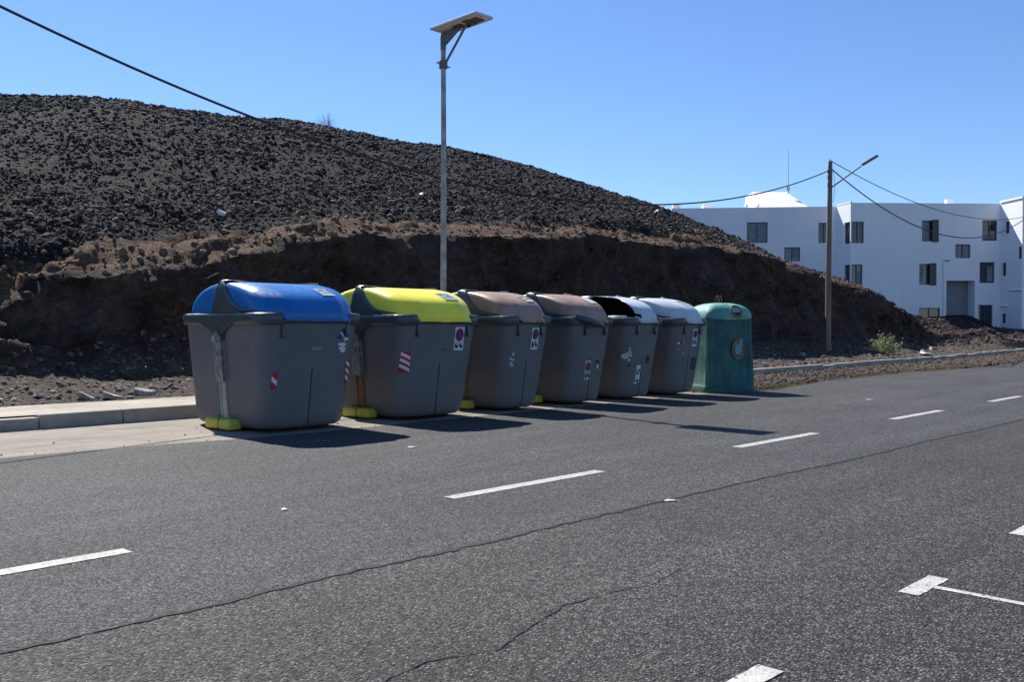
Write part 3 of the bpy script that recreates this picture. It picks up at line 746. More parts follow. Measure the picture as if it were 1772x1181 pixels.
VC = 9.97
blue = yellow = None
BW, b_blue = make_bin(True, 'blue')
b_blue.location = (6.12, VC, 0); tag(b_blue, 'wide grey bin with a glossy blue lid, nearest of the row', 'bin', 'recycling bins lined up at the kerb')
B2, b_yel = make_bin(True, 'yellow', 'rust')
b_yel.location = (8.10, VC, 0); tag(b_yel, 'wide grey bin with a bright yellow lid', 'bin', 'recycling bins lined up at the kerb')
BN, b_br1 = make_bin(False, 'brown', 'rust')
b_br1.location = (9.76, VC, 0); tag(b_br1, 'narrow grey bin with a brown lid beside the yellow-lidded bin', 'bin', 'recycling bins lined up at the kerb')
_, b_br2 = make_bin(False, 'brown', 'rust')
b_br2.location = (11.24, VC, 0); tag(b_br2, 'brown-lidded bin with its grey collar arm bent out beside the open-lidded bin', 'bin', 'recycling bins lined up at the kerb')
_, b_gr1 = make_bin(False, 'greylid')
b_gr1.location = (12.61, VC, 0); tag(b_gr1, 'pale grey-lidded bin with a large dark hole broken in its lid', 'bin', 'recycling bins lined up at the kerb')
_, b_gr2 = make_bin(False, 'greylid')
b_gr2.location = (13.98, VC, 0); tag(b_gr2, 'bin with an unbroken pale grey lid next to the green bottle bank', 'bin', 'recycling bins lined up at the kerb')
b_yel.rotation_euler.z = radians(-.6); b_br2.rotation_euler.z = radians(.8); b_gr1.rotation_euler.z = radians(-.7)
# blue bin markings
decal(BW, b_blue, 'striped_reflector', stripes(-.515, -.45, .50, .70, [.5], .14, .14), 'worn narrow reflector with one white stripe')
decal(BW, b_blue, 'striped_reflector', stripes(.475, .56, .53, .83, [.22, .5, .78], .075, .08), 'red and white reflector wrapped round the right corner')
decal(BW, b_blue, 'parking_sticker', [([(.40, 1.235), (.47, 1.235), (.475, 1.06), (.425, 1.04), (.405, 1.10)], 'white', 0),
    ([(.30, 1.09), (.35, 1.13), (.36, 1.17), (.40, 1.20), (.425, 1.16), (.41, 1.08), (.34, 1.06)], 'signblue', 1), ([(.345, 1.145), (.36, 1.16), (.42, 1.09), (.405, 1.075)], 'white', 2),
    (blob(.39, 1.0, .07, .03, 5), 'white', 0), (blob(.40, .955, .09, .03, 8), 'white', 0), (blob(.40, .93, .05, .03, 9), 'white', 1)], 'torn no-parking sticker with a blue disc fragment')
text_on(BW, b_blue, 'SULO', .04, .945, .05, 'paper')
lid_label(BW, b_blue, .17, .43, .90, .60, 'label', 1)
mb = MB()
for dx, dz in ((0, 0), (.05, 0), (0, .035), (.05, .035)):
    c = BW.lid(3.6, .12, .0); mb.tube([(.30 + dx, c.y - .02, 1.40 + dz), (.30 + dx, c.y - .036, 1.40 + dz)], .007, 6)
# yellow bin markings
decal(B2, b_yel, 'parking_sticker', no_parking(.22, .385, .90, 1.21), 'white no-parking sticker with a blue and red disc and a tow-away pictogram')
decal(B2, b_yel, 'striped_reflector', stripes(-.605, -.49, .62, .91, [.24, .5, .76], .07, .11), 'large red and white striped reflector')
text_on(B2, b_yel, 'SULO', .05, .90, .035, 'ghost')
lid_label(B2, b_yel, .12, .35, .92, .58, 'label', 1)
# first brown bin
decal(BN, b_br1, 'parking_sticker', no_parking(.06, .205, .885, 1.20, 'purple', 'redfade'), 'no-parking sticker with a faded purple disc')
torn(BN, b_br1, -.30, .75, .10, 3)
lid_label(BN, b_br1, .05, .25, .94, .60, 'label_y', 2)
decal(BN, b_br2, 'parking_sticker', no_parking(-.14, .005, .39, .69, 'redfade', 'redfade', 'paper'), 'low no-parking sticker faded to dark red')
decal(BN, b_br2, 'sticker_remnant', [(blob(.16, .63, .09, .09, 12), 'ghost', 0), (blob(.17, .60, .04, .07, 13), 'paper', 1)], 'dark smear left by a peeled sticker')
lid_label(BN, b_br2, .04, .24, .94, .62, 'label_y', 0)
torn(BN, b_gr1, -.36, .70, .13, 6); torn(BN, b_gr1, -.34, .82, .06, 16)
decal(BN, b_gr1, 'parking_sticker', [(rect(-.13, -.02, .29, .58), 'white', 0), (circ(-.075, .47, .05, 14, .9), 'signblue', 1), ([(-.12, .50), (-.11, .515), (-.03, .44), (-.04, .425)], 'white', 2), (rect(-.11, -.04, .30, .34), 'black', 1), (blob(-.12, .28, .06, .02, 44), 'white', 0)], 'low white sticker with a blue disc')
decal(BN, b_gr1, 'sticker_outline', [(rect(.09, .20, .60, .74), 'ghost', 0)], 'square outline of an old sticker')
decal(BN, b_gr2, 'parking_sticker', no_parking(.06, .20, .87, 1.18, 'purple', 'purple'), 'no-parking sticker with a pale purple disc')
for sh in ((blob(-.34, .93, .035, .04, 61), 'paper', 0), (blob(-.27, .94, .05, .05, 62), 'redfade', 0), (blob(-.20, .95, .02, .02, 63), 'paper', 1), (rect(-.22, -.15, .735, .75), 'paper', 0), (blob(-.33, .82, .02, .02, 64), 'paper', 0)):
    decal(BN, b_gr2, 'sticker_remnant', [sh])
decal(BN, b_gr2, 'sticker_remnant', [(rect(.10, .26, .45, .68), 'ghost', 0), (circ(.17, .58, .035, 12), 'purple', 1)], 'faded square sticker beside the groove')
lid_label(BN, b_gr2, .02, .25, 1.0, .68, 'label_y', 1)
# bent collar arm of the second brown bin
mb = MB(); mb.tube([(-.46, -.93, 1.37), (-.36, -1.04, 1.33), (-.18, -1.10, 1.27), (0, -1.10, 1.235), (.06, -1.08, 1.225)], [.05, .058, .055, .045, .02], 10); mb.build('collar_arm', M['collar'], b_br2, True)
# hole in the first grey lid: cut faces out of the dome and paint the shade inside as near-black inner faces
for ch in list(b_gr1.children):
    if ch.name.startswith('lid') and not ch.name.startswith('lid_'):
        bm = bmesh.new(); bm.from_mesh(ch.data)
        def gone(c): return c.x < -.20 + .05 * sin(11 * c.z) + .03 * sin(c.y * 9) and c.z > 1.375 + .02 * sin(c.y * 7) and c.y < -.10
        bmesh.ops.delete(bm, geom=[f for f in bm.faces if gone(f.calc_center_median())], context='FACES'); bm.to_mesh(ch.data); bm.free()
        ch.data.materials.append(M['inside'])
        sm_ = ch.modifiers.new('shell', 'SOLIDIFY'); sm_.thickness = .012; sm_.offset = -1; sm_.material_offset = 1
    if ch.name.startswith('hinge_band') and sum(v.co.x for v in ch.data.vertices) < 0:
        for g in list(ch.children): bpy.data.objects.remove(g)
        bpy.data.objects.remove(ch); continue
    if ch.name.startswith('body'):
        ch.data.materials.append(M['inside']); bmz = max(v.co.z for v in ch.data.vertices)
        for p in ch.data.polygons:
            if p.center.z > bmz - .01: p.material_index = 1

# ------------------------------------------------------------------ green bottle bank
def C2W(X, Z, z=0.0): s_, c_ = .69269, .72123; return Vector((X * s_ + Z * c_, -X * c_ + Z * s_, z))
def make_bank():
    p = C2W(3.92, 17.55); root = empty('bottle_bank', p, radians(43.845 - 90 + 16))
    def plan(w, t, rib):     # square with vertical ribs on the corners
        k = t * 4; q = int(k) % 4; f = k - int(k)
        base = [(-w, -w), (w, -w), (w, w), (-w, w)]; a, b = base[q], base[(q + 1) % 4]
        x, y = a[0] + (b[0] - a[0]) * f, a[1] + (b[1] - a[1]) * f
        d = min(f, 1 - f); r = .10; g = 0
        if d < r: g = math.cos(d / r * pi / 2)
        n_ = math.hypot(x, y); rnd = 1 - .075 * g ** 2 if rib <= 0 else 1 - .05 * g ** 2
        x *= rnd; y *= rnd
        ins = -rib * (float(sstep(.07, .13, d)))
        # push the panel between the ribs inwards
        if q in (0, 2): y += -ins * (-1 if y > 0 else 1) if abs(y) > .01 else 0
        else: x += -ins * (-1 if x > 0 else 1)
        return x, y
    nT = 96; ts = [i / nT for i in range(nT)]
    rings = []
    H = [(.0, .518, 0), (.03, .522, 0), (.10, .518, 0), (.12, .507, .0), (.16, .50, .025), (.5, .49, .03), (.9, .475, .03), (1.15, .468, .03), (1.33, .465, .02), (1.41, .462, .004)]
    V = []
    for z, w, rib in H:
        for t in ts:
            x, y = plan(w, t, rib); wv = .006 * sin(40 * t * 2 + z * 3) if rib > .02 else 0
            V.append((x * (1 + wv), y * (1 + wv), z))
    mb = MB(); mb.add(V, grid_faces(len(H), nT, True) + [tuple(range(nT))[::-1]]); o = mb.build('shell', M['green'], root); fix_normals(o)
    V = []; n_ = 12
    for i in range(n_ + 1):
        th = i / n_ * pi / 2; k = cos(th) ** .70
        w = .475 * k if i else .478; z = 1.40 + .27 * sin(th)
        for t in ts:
            x, y = plan(max(w, .004), t, 0); V.append((x, y, z + (-.02 * 0)))
    V0 = []
    for t in ts:
        x, y = plan(.468, t, 0); V0.append((x, y, 1.375 - .03 * abs(sin(2 * pi * t * 4 / 2))))
    mb = MB(); mb.add(V0 + V, grid_faces(n_ + 2, nT, True) + [tuple((n_ + 1) * nT + j for j in range(nT))]); o = mb.build('roof', M['greenroof'], root); fix_normals(o)
    # filling holes with rubber rings near the eaves, lifting loops on the crown, round emblem on the panel
    for ang in (0, pi):
        R = Matrix.Rotation(ang, 3, 'Z')
        mb = MB(); c = Vector((.13, -.425, 1.50)); nrm = Vector((0, -.80, .62)).normalized(); a = Vector((1, 0, 0)); b = nrm.cross(a)
        ring = [R @ (c + (a * cos(q) + b * sin(q) * 1.15) * .105 + nrm * .012) for q in np.linspace(0, 2 * pi, 21)[:-1]]
        mb.tube(ring + [ring[0]], .022, 6, caps=False); h = mb.build('filling_hole', M['rust'], root, True)
        mb = MB(); disc = [R @ (c + (a * cos(q) + b * sin(q) * 1.15) * .10 + nrm * .016) for q in np.linspace(0, 2 * pi, 21)[:-1]]; mb.add(disc, [tuple(range(20))]); mb.build('opening', M['inside'], h)
    for dx in (-.035, .035):
        mb = MB(); mb.tube([(dx, -.045, 1.66), (dx, -.045, 1.76), (dx, -.02, 1.80), (dx, .02, 1.80), (dx, .045, 1.76), (dx, .045, 1.66)], .007, 6); mb.build('lifting_loop', M['rust'], root, True)
    mb = MB(); cx, cz, y = .15, .80, -.478
    def ringpoly(r0, r1, a0, a1, n_, yy, mi):
        V = []; 
        for i in range(n_ + 1):
            q = a0 + (a1 - a0) * i / n_; V += [(cx + r0 * cos(q) * .85, yy, cz + r0 * sin(q) * 1.25), (cx + r1 * cos(q) * .85, yy, cz + r1 * sin(q) * 1.25)]
        mb.add(V, [(2 * i, 2 * i + 1, 2 * i + 3, 2 * i + 2) for i in range(n_)], mi)
    ringpoly(.095, .155, 0, 2 * pi, 28, y - .004, 0); ringpoly(.0, .085, 0, 2 * pi, 24, y - .005, 1)
    mb.add([(cx + .0, y - .007, cz + .05), (cx + .05, y - .007, cz + .05), (cx + .09, y - .007, cz + .19), (cx + .04, y - .007, cz + .20)], [(0, 1, 2, 3)], 1)
    mb.build('emblem', [M['rust'], M['bankemblem']], root)
    tag(root, 'green domed bottle bank with a round bottle emblem at the far end of the row', 'bottle bank')
    return root
M['bankemblem'] = simple('faded turquoise print', (.13, .34, .36), .6, .2, 20)
make_bank()

# ------------------------------------------------------------------ solar street lamp
def make_lamp():
    root = empty('street_lamp', (10.73, 11.95, .0))
    mb = MB(); mb.tube([(0, 0, .0), (0, 0, 2), (.01, 0, 4), (0, 0, 6.08)], [.055, .052, .047, .043], 14); mb.build('post', M['post'], root, True)
    mb = MB(); mb.tube([(0, 0, .16), (0, 0, .20)], .13, 14); mb.build('base_flange', M['post'], root, True)
    mb = MB(); mb.tube([(0, 0, 5.68), (0, 0, 5.80)], .075, 14)
    for s_ in (-1, 1): mb.tube([(-.11, .05 * s_, 5.74 + .03 * s_), (.11, .05 * s_, 5.74 + .03 * s_)], .012, 6)
    mb.build('clamp', M['bracket'], root, True)
    mb = MB(); mb.tube([(0, -.06, 5.76), (0, -.58, 6.30)], .021, 8); mb.build('strut', M['bracket'], root, True)
    mb = MB(); mb.tube([(0, .0, 6.0), (0, 0, 6.20), (0, -.06, 6.26)], [.05, .055, .05], 10)
    mb.add([(x, y, z) for x in (-.02, .02) for y, z in ((.04, 6.05), (.04, 6.28), (-.42, 6.31), (-.42, 6.27), (-.08, 6.08))], [(0, 1, 2, 3, 4), (9, 8, 7, 6, 5), (0, 5, 6, 1), (1, 6, 7, 2), (2, 7, 8, 3), (3, 8, 9, 4), (4, 9, 5, 0)])
    mb.build('arm', M['bracket'], root, True)
    R = Matrix.Rotation(radians(-1.2), 3, 'X')
    pc = Vector((.0, -.45, 6.35))
    mb = MB(); mb.box(pc, (.42, 1.12, .045), M=R); pan = mb.build('solar_panel', M['panelrim'], root, False, .008)
    mb = MB(); mb.box(pc + R @ Vector((0, 0, .0245)), (.38, 1.08, .004), M=R); mb.build('cells', M['solar'], pan)
    mb = MB(); mb.box(pc + R @ Vector((0, 0, -.0245)), (.37, 1.07, .004), M=R)
    mb.build('underside', M['panelback'], pan)
    mb = MB()
    for i, (y, w, l) in enumerate(((-.40, .20, .13), (-.22, .24, .16), (.05, .16, .20))): mb.box(pc + R @ Vector((0, y, -.036)), (w, l, .02), M=R)
    mb.build('lamp_module', M['bracket'], pan, False, .004)
    mb = MB(); mb.tube([pc + R @ Vector((.06, -.13, -.03)), pc + R @ Vector((.06, -.13, -.075))], .03, 10); mb.build('sensor', M['black'], pan, True)
    tag(root, 'tall thin solar street lamp on a weathered post behind the bins', 'street lamp')
make_lamp()

# ------------------------------------------------------------------ timber poles, street light, cables
def make_pole(x, y, h, lab, lit):
    root = empty('utility_pole', (x, y, .35)); lean = .12
    mb = MB(); mb.tube([(0, 0, 0), (.03, .01, h * .4), (.09, .0, h * .8), (lean, 0, h)], [.112, .100, .088, .075], 14); mb.build('pole', M['wood'], root, True)
    if lit:
        mb = MB(); mb.tube([(-.10, .0, 0), (-.11, .0, 3.0)], .045, 8); mb.build('stub_post', M['wood'], root, True)
        mb = MB(); mb.tube([(.12, -.05, h - .95), (.14, -1.0, h - .38), (.14, -1.15, h - .30)], .024, 8); arm = mb.build('lamp_arm', M['bracket'], root, True)
        Rm = Matrix.Rotation(radians(-25), 3, 'X'); mb = MB(); mb.box((.14, -1.45, h - .13), (.15, .62, .08), M=Rm); mb.build('lamp_head', M['post'], root, True, .025)
        for z in (h - .42, h - .62, h - .9):
            mb = MB(); mb.box((.10, .0, z), (.30, .05, .05)); mb.tube([(-.06, 0, z), (-.06, 0, z + .10)], .02, 6); mb.build('insulator_bracket', M['bracket'], root)
        mb = MB(); mb.tube([(.16, -.08, h - .3), (.22, -.14, h - .8), (.18, -.12, h - 1.3), (.13, -.11, h - 1.5)], .008, 5); mb.build('loose_cable', M['cable'], root)
    tag(root, lab, 'utility pole', 'timber utility poles'); return root
make_pole(32.2, 15.0, 6.9, 'leaning timber utility pole with a street light on its arm', True)
make_pole(-2.0, 14.2, 6.9, 'timber utility pole out beyond the left kerb', False)
def cable(lab, fn, x0, x1, r, n_=60):
    mb = MB(); mb.tube([fn(x0 + (x1 - x0) * i / n_) for i in range(n_ + 1)], r, 6); o = mb.build('overhead_cable', M['cable'], None, True); tag(o, lab, 'cable', 'overhead cables'); return o
cable('thick black cable crossing in front of the dark hill', lambda u: (u, 14.2 + .8 * (u + 2) / 34.2, 4.28 + (.0093 if u > 15.4 else .0124) * (u - 15.4) ** 2), -2.0, 32.2, .021, 90)
cable('thick sagging cable from the timber pole across the white facade', lambda u: (u, 15.0 + 1.5 * (u - 32.2) / 31, 5.6 + .0082 * (u - 45.5) ** 2), 32.2, 63.1, .024)
cable('thin upper cable from the timber pole to the right edge', lambda u: (u, 15.0 + 1.5 * (u - 32.2) / 31, 6.70 + .0040 * (u - 44.5) ** 2), 32.2, 63.1, .016)

# ------------------------------------------------------------------ white apartment building
def building():
    root = empty('apartment_building', (0, 0, 0)); cx = C2W(24, 66); root.location = cx
    def loc(p): return Vector(p) - cx
    ZR = 9.37
    def facade(p0, p1, zt, opens, name='wall'):
        p0 = Vector(p0); p1 = Vector(p1); d = (p1 - p0); Ln = d.length; d.normalize(); nrm = Vector((d.y, -d.x, 0))   # outward, towards the road
        if nrm.dot(Vector((0, 0, 0)) - (p0 + p1) / 2) < 0: nrm = -nrm
        xs = sorted({0, Ln, *[o[0] for o in opens], *[o[1] for o in opens]}); zs = sorted({-.2, zt, *[o[2] for o in opens], *[o[3] for o in opens]})
        mb = MB(); pt = lambda a, z, off=0: loc(p0 + d * a + nrm * off + Vector((0, 0, z)))
        for a0, a1 in zip(xs[:-1], xs[1:]):
            for z0, z1 in zip(zs[:-1], zs[1:]):
                cxm, czm = (a0 + a1) / 2, (z0 + z1) / 2
                if any(o[0] < cxm < o[1] and o[2] < czm < o[3] for o in opens): continue
                mb.add([pt(a0, z0), pt(a1, z0), pt(a1, z1), pt(a0, z1)], [(0, 1, 2, 3)])
        for o in opens:
            dep = -.9 if o[4] == 'garage' else -.16
            q = [(o[0], o[2]), (o[1], o[2]), (o[1], o[3]), (o[0], o[3])]
            for (a, z), (b, z2) in zip(q, q[1:] + q[:1]): mb.add([pt(a, z), pt(b, z2), pt(b, z2, dep), pt(a, z, dep)], [(0, 1, 2, 3)])
        mb.add([pt(0, zt), pt(Ln, zt), pt(Ln, zt, -.22), pt(0, zt, -.22)], [(0, 1, 2, 3)])
        mb.build(name, M['wall'], root)
        for o in opens:
            a0, a1, z0, z1, kind = o[:5]
            if kind == 'garage':
                mb = MB(); mb.add([pt(a0, z0, -.85), pt(a1, z0, -.85), pt(a1, z1, -.85), pt(a0, z1, -.85)], [(0, 1, 2, 3)]); mb.build('garage_back', M['interior'], root); continue
            mb = MB(); t = .055
            def bar(x0, x1, y0, y1, off=-.10, dp=.05):
                V = [pt(x, z, off + s_) for s_ in (0, -dp) for x, z in ((x0, y0), (x1, y0), (x1, y1), (x0, y1))]
                mb.add(V, [(0, 1, 2, 3), (7, 6, 5, 4), (0, 4, 5, 1), (1, 5, 6, 2), (2, 6, 7, 3), (3, 7, 4, 0)])
            bar(a0, a1, z0, z0 + t); bar(a0, a1, z1 - t, z1); bar(a0, a0 + t, z0 + t, z1 - t); bar(a1 - t, a1, z0 + t, z1 - t)
            if a1 - a0 > .6: m_ = a0 + (a1 - a0) * .5; bar(m_ - .03, m_ + .03, z0 + t, z1 - t, -.095)
            w = mb.build('window', M['frame'], root)
            mb = MB(); mb.add([pt(a0, z0, -.13), pt(a1, z0, -.13), pt(a1, z1, -.13), pt(a0, z1, -.13)], [(0, 1, 2, 3)]); mb.build('pane', M['glass'], w)
            if a1 - a0 > .6 and o[5:]:
                mb = MB()
                for (f0, f1, g0, g1) in o[5]:
                    k = 8; V = []
                    for i in range(k + 1):
                        x = a0 + (a1 - a0) * (f0 + (f1 - f0) * i / k); off = -.122 + .008 * (i % 2)
                        V += [pt(x, z0 + (z1 - z0) * g0, off), pt(x, z0 + (z1 - z0) * g1, off)]
                    mb.add(V, [(2 * i, 2 * i + 2, 2 * i + 3, 2 * i + 1) for i in range(k)])
                mb.build('curtain', M['curtain'], w)
            if a1 - a0 > .6 and len(o) > 6:     # outer shutter slid to one side
                mb = MB(); s0, s1 = o[6]; bar(a0 + (a1 - a0) * s0, a0 + (a1 - a0) * s1, z0 - .05, z1 + .05, .05, .05); mb.build('shutter', M['frame'], w)
        return pt
    A, Bp, C_, D, E_ = C2W(10.9, 63.35), C2W(21.8, 62.3), C2W(22.1, 60.45), C2W(32.1, 60.9), C2W(32.3, 58.6)
    cu = [(.08, .45, .1, .9), (.55, .8, .05, .95)]
    facade(A, Bp, ZR, [(5.07, 6.45, 6.96, 8.36, 'w', [(.05, .46, .1, .9), (.56, .92, .1, .9)]), (9.80, 10.5, 6.92, 8.28, 'w', []), (7.55, 8.6, 5.7, 6.65, 'w', [(.5, .95, .1, .9)])])
    facade(Bp, C_, ZR, [(1.05, 1.80, 6.73, 8.14, 'w', []), (1.1, 1.80, 3.95, 5.34, 'w', [])])
    facade(C_, D, ZR + .0, [(.06, .88, 6.73, 8.14, 'w', [(.1, .35, .1, .9), (.65, .9, .1, .9)]), (.06, .80, 3.95, 5.34, 'w', [(.6, .9, .1, .7)]),
        (4.75, 5.86, 6.87, 8.24, 'w', [(.28, .5, .05, .95)], (.62, 1.0)), (4.59, 5.72, 4.03, 5.39, 'w', [(.1, .3, .1, .9)], (.60, 1.0)), (7.0, 8.02, 5.78, 6.69, 'w', [(.55, .9, .1, .9), (.1, .3, .2, .9)]),
        (8.80, 9.81, 6.93, 8.26, 'w', [(.1, .9, .1, .5)]), (8.64, 9.66, 4.15, 5.52, 'w', [(.5, .92, .08, .8)]), (8.56, 9.54, 1.2, 2.71, 'w', []),
        (4.59, 6.0, 1.2, 2.50, 'w', []), (6.42, 8.33, .4, 4.30, 'garage')])
    facade(D, E_, ZR + .03, [(.53, .96, 7.32, 8.12, 'w', []), (.23, .65, 4.59, 5.46, 'w', []), (1.90, 2.25, 5.59, 6.36, 'w', []), (.23, .65, 1.5, 2.12, 'w', [])])
    # closing walls, roof, parapets
    F_, G, H_, I_ = E_ + C2W(9, .5), D + C2W(9, 6), Bp + C2W(6, 12), A + C2W(.6, 10)
    mb = MB()
    ring = [A, Bp, C_, D, E_, F_, G, H_, I_]
    for p, q in ((E_, F_), (F_, G), (G, H_), (H_, I_), (I_, A)):
        mb.add([loc(p + Vector((0, 0, -.2))), loc(q + Vector((0, 0, -.2))), loc(q + Vector((0, 0, ZR + .02))), loc(p + Vector((0, 0, ZR + .02)))], [(0, 1, 2, 3)])
    mb.build('wall', M['wall'], root)
    mb = MB(); k = len(ring); mb.add([loc(p + Vector((0, 0, ZR - .25))) for p in ring], [tuple(range(k))]); mb.build('roof', M['roof'], root)
    def beam(p, q, z0, z1, w, name='cornice'):
        mb = MB(); p = Vector(p); q = Vector(q); d = q - p; mb.box(loc((p + q) / 2 + Vector((0, 0, (z0 + z1) / 2))), (d.length, w, z1 - z0), math.atan2(d.y, d.x)); mb.build(name, M['wall'], root)
    beam(C2W(32.12, 60.85), C2W(32.32, 58.5), ZR + .035, ZR + .16, .16)
    beam(C2W(21.85, 62.2), C2W(22.14, 60.42), ZR + .003, ZR + .10, .10)
    # stair tower with a long sloping roof
    P = [C2W(16.85, 63.9), C2W(21.0, 63.9), C2W(22.6, 70.5), C2W(17.6, 70.5)]; q = [C2W(17.75, 68.2), C2W(20.2, 68.2), C2W(20.6, 70.4), C2W(17.75, 70.4)]
    V = [loc(p + Vector((0, 0, ZR - .24))) for p in P] + [loc(p + Vector((0, 0, 11.2))) for p in q]
    mb = MB(); mb.add(V, [(0, 1, 5, 4), (1, 2, 6, 5), (2, 3, 7, 6), (3, 0, 4, 7), (4, 5, 6, 7)]); mb.build('stair_tower', M['roof'], root)
    # chimneys and a low roof block
    for X, Z_, w, h_ in ((29.7, 63.0, .42, .55), (13.8, 65.2, .8, .45), (24.5, 64.5, 1.2, .30), (11.35, 64.0, .5, .35)):
        mb = MB(); c = C2W(X, Z_, ZR - .24 + (h_ + .24) / 2); mb.box(loc(c), (w, w, h_ + .24), radians(-46)); mb.build('chimney', M['wall'], root, False, .02)
    # drain pipe and wing ledges
    d = (D - C_).normalized(); nr = Vector((d.y, -d.x, 0)); nr = nr if nr.y < 0 else -nr
    mb = MB(); a = C_ + d * 6.22 + nr * .05; mb.tube([loc(a + Vector((0, 0, .3))), loc(a + Vector((0, 0, 5.74)))], .045, 8); mb.build('drain_pipe', M['wall'], root, True)
    mb = MB(); a = C_ + d * 6.45 + nr * .05; mb.box(loc(a + Vector((0, 0, 5.62))), (.30, .08, .08), math.atan2(d.y, d.x)); mb.build('wall_lamp', M['post'], root)
    d2 = (E_ - D).normalized(); nr2 = Vector((d2.y, -d2.x, 0)); nr2 = nr2 if nr2.dot(Vector((-1, 0, 0))) > 0 else -nr2
    for s0, s1, z in ((.14, .9, 2.62), (1.0, 2.25, 3.62)):
        mb = MB(); c = D + d2 * ((s0 + s1) / 2) + nr2 * .07 + Vector((0, 0, z)); mb.box(loc(c), (s1 - s0, .15, .07), math.atan2(d2.y, d2.x)); mb.build('ledge', M['wall'], root)
    tag(root, 'white three storey apartment building beyond the dark hill', 'building')
building()
# antenna and dishes on the roof
p = C2W(19.95, 66.9)
root = empty('antenna_mast', (p.x, p.y, 10.9)); mb = MB(); mb.tube([(0, 0, 0), (0, 0, 1.9), (.0, 0, 3.4)], [.03, .02, .010], 6); mb.build('mast', M['post'], root)
mb = MB(); mb.box((0, 0, .35), (.25, .12, .3)); mb.build('junction_box', M['post'], root, False, .02); tag(root, 'thin tall antenna mast above the sloping roof block', 'antenna')
def dish(X, Z, z, rz, lab, s=.34):
    p = C2W(X, Z); root = empty('satellite_dish', (p.x, p.y, z), rz); V = []; n_ = 14
    for r_ in (0, .5, 1):
        for j in range(n_): a = 2 * pi * j / n_; V.append((cos(a) * s * r_, .10 * s * 2 * (1 - r_ ** 2), .45 + sin(a) * s * r_))
    mb = MB(); mb.add(V, grid_faces(3, n_, True)); o = mb.build('reflector', M['panelrim'], root, True); m_ = o.modifiers.new('shell', 'SOLIDIFY'); m_.thickness = .015
    mb = MB(); mb.tube([(0, .05, 0), (0, .06, .45)], .02, 6); mb.tube([(0, .05, .3), (0, -.35, .42)], .012, 5); mb.build('stand', M['post'], root)
    tag(root, lab, 'satellite dish', 'rooftop satellite dishes')
dish(16.2, 64.2, 9.13, radians(60), 'left of the two small dishes beside the sloping roof block', .27)
dish(16.95, 63.9, 9.13, radians(50), 'right of the two small dishes beside the sloping roof block', .27)
dish(10.55, 64.6, 9.05, radians(20), 'satellite dish just above the hill at the left roof end', .30)

# ------------------------------------------------------------------ plants
def leafy(name, loc, r, h, nst, nlf, ls, mat, lab, cat, seed, group=None, flat=.0):
    rg = random.Random(seed); root = empty(name, loc); st = MB(); lf = MB()
    for i in range(nst):
        a = rg.uniform(0, 2 * pi); rr_ = r * math.sqrt(rg.random()); tip = Vector((cos(a) * rr_, sin(a) * rr_, h * rg.uniform(.5, 1.05) * (1 - .45 * (rr_ / r) ** 2)))
        b = Vector((cos(a) * rr_ * .2, sin(a) * rr_ * .2, -.05)); m_ = (b + tip) / 2 + Vector((rg.uniform(-.05, .05), rg.uniform(-.05, .05), h * .1)); st.tube([b, m_, tip], [.006, .004, .002], 4)
        for k in range(nlf):
            t = rg.uniform(.35, 1.05); p = (b * (1 - t) ** 2 + m_ * 2 * t * (1 - t) + tip * t * t) + Vector([rg.gauss(0, ls * .9) for _ in range(3)])
            d = Vector([rg.gauss(0, 1) for _ in range(3)]).normalized(); e = d.orthogonal().normalized(); e = Matrix.Rotation(rg.uniform(0, 6.28), 3, d) @ e; l_ = ls * rg.uniform(.6, 1.3)
            lf.add([p - d * l_, p + e * l_ * .38, p + d * l_, p - e * l_ * .38], [(0, 1, 2, 3)])
    st.build('stems', M['twig'], root); lf.build('foliage', mat, root); tag(root, lab, cat, group); return root
def ground_z(u, v):
    i = int(np.argmin(np.abs(TG[:, 0, 0] - u))); row = TG[i]; j = int(np.argmin(np.abs(row[:, 1] - v))); return float(row[j, 2])
leafy('shrub', (33.9, 13.7, ground_z(33.9, 13.7)), .66, .80, 64, 22, .042, M['leaf'], 'pale yellow green shrub growing near the far kerb', 'shrub', 1)
leafy('shrub', (35.0, 13.9, ground_z(35, 13.9)), .45, .45, 26, 12, .034, M['leaf'], 'lower pale shrub right of the bigger yellow green shrub', 'shrub', 2)
for i, (u, v, r_, h_, lab) in enumerate([(7.6, 15.1, .45, .45, 'dull green weeds in the shade of the bank by the blue-lidded bin'), (6.9, 15.3, .35, .3, 'small weeds left of the shaded weed clump'),
        (23.3, 14.4, .5, .55, 'dark weeds in the shade right of the green bottle bank'), (29.5, 15.0, .5, .6, 'dark weeds in the shade left of the timber pole'), (31.2, 14.8, .5, .45, 'dark weeds at the foot of the timber pole')]):
    leafy('weed', (u, v, ground_z(u, v)), r_, h_, 26, 10, .028, M['weed'], lab, 'weed', 10 + i, 'weeds at the foot of the bank')
leafy('dry_bush', (23.0, 33.0, ground_z(23, 33)), .6, .95, 70, 0, .02, M['straw'], 'bare dry bush on the hill skyline', 'bush', 31)
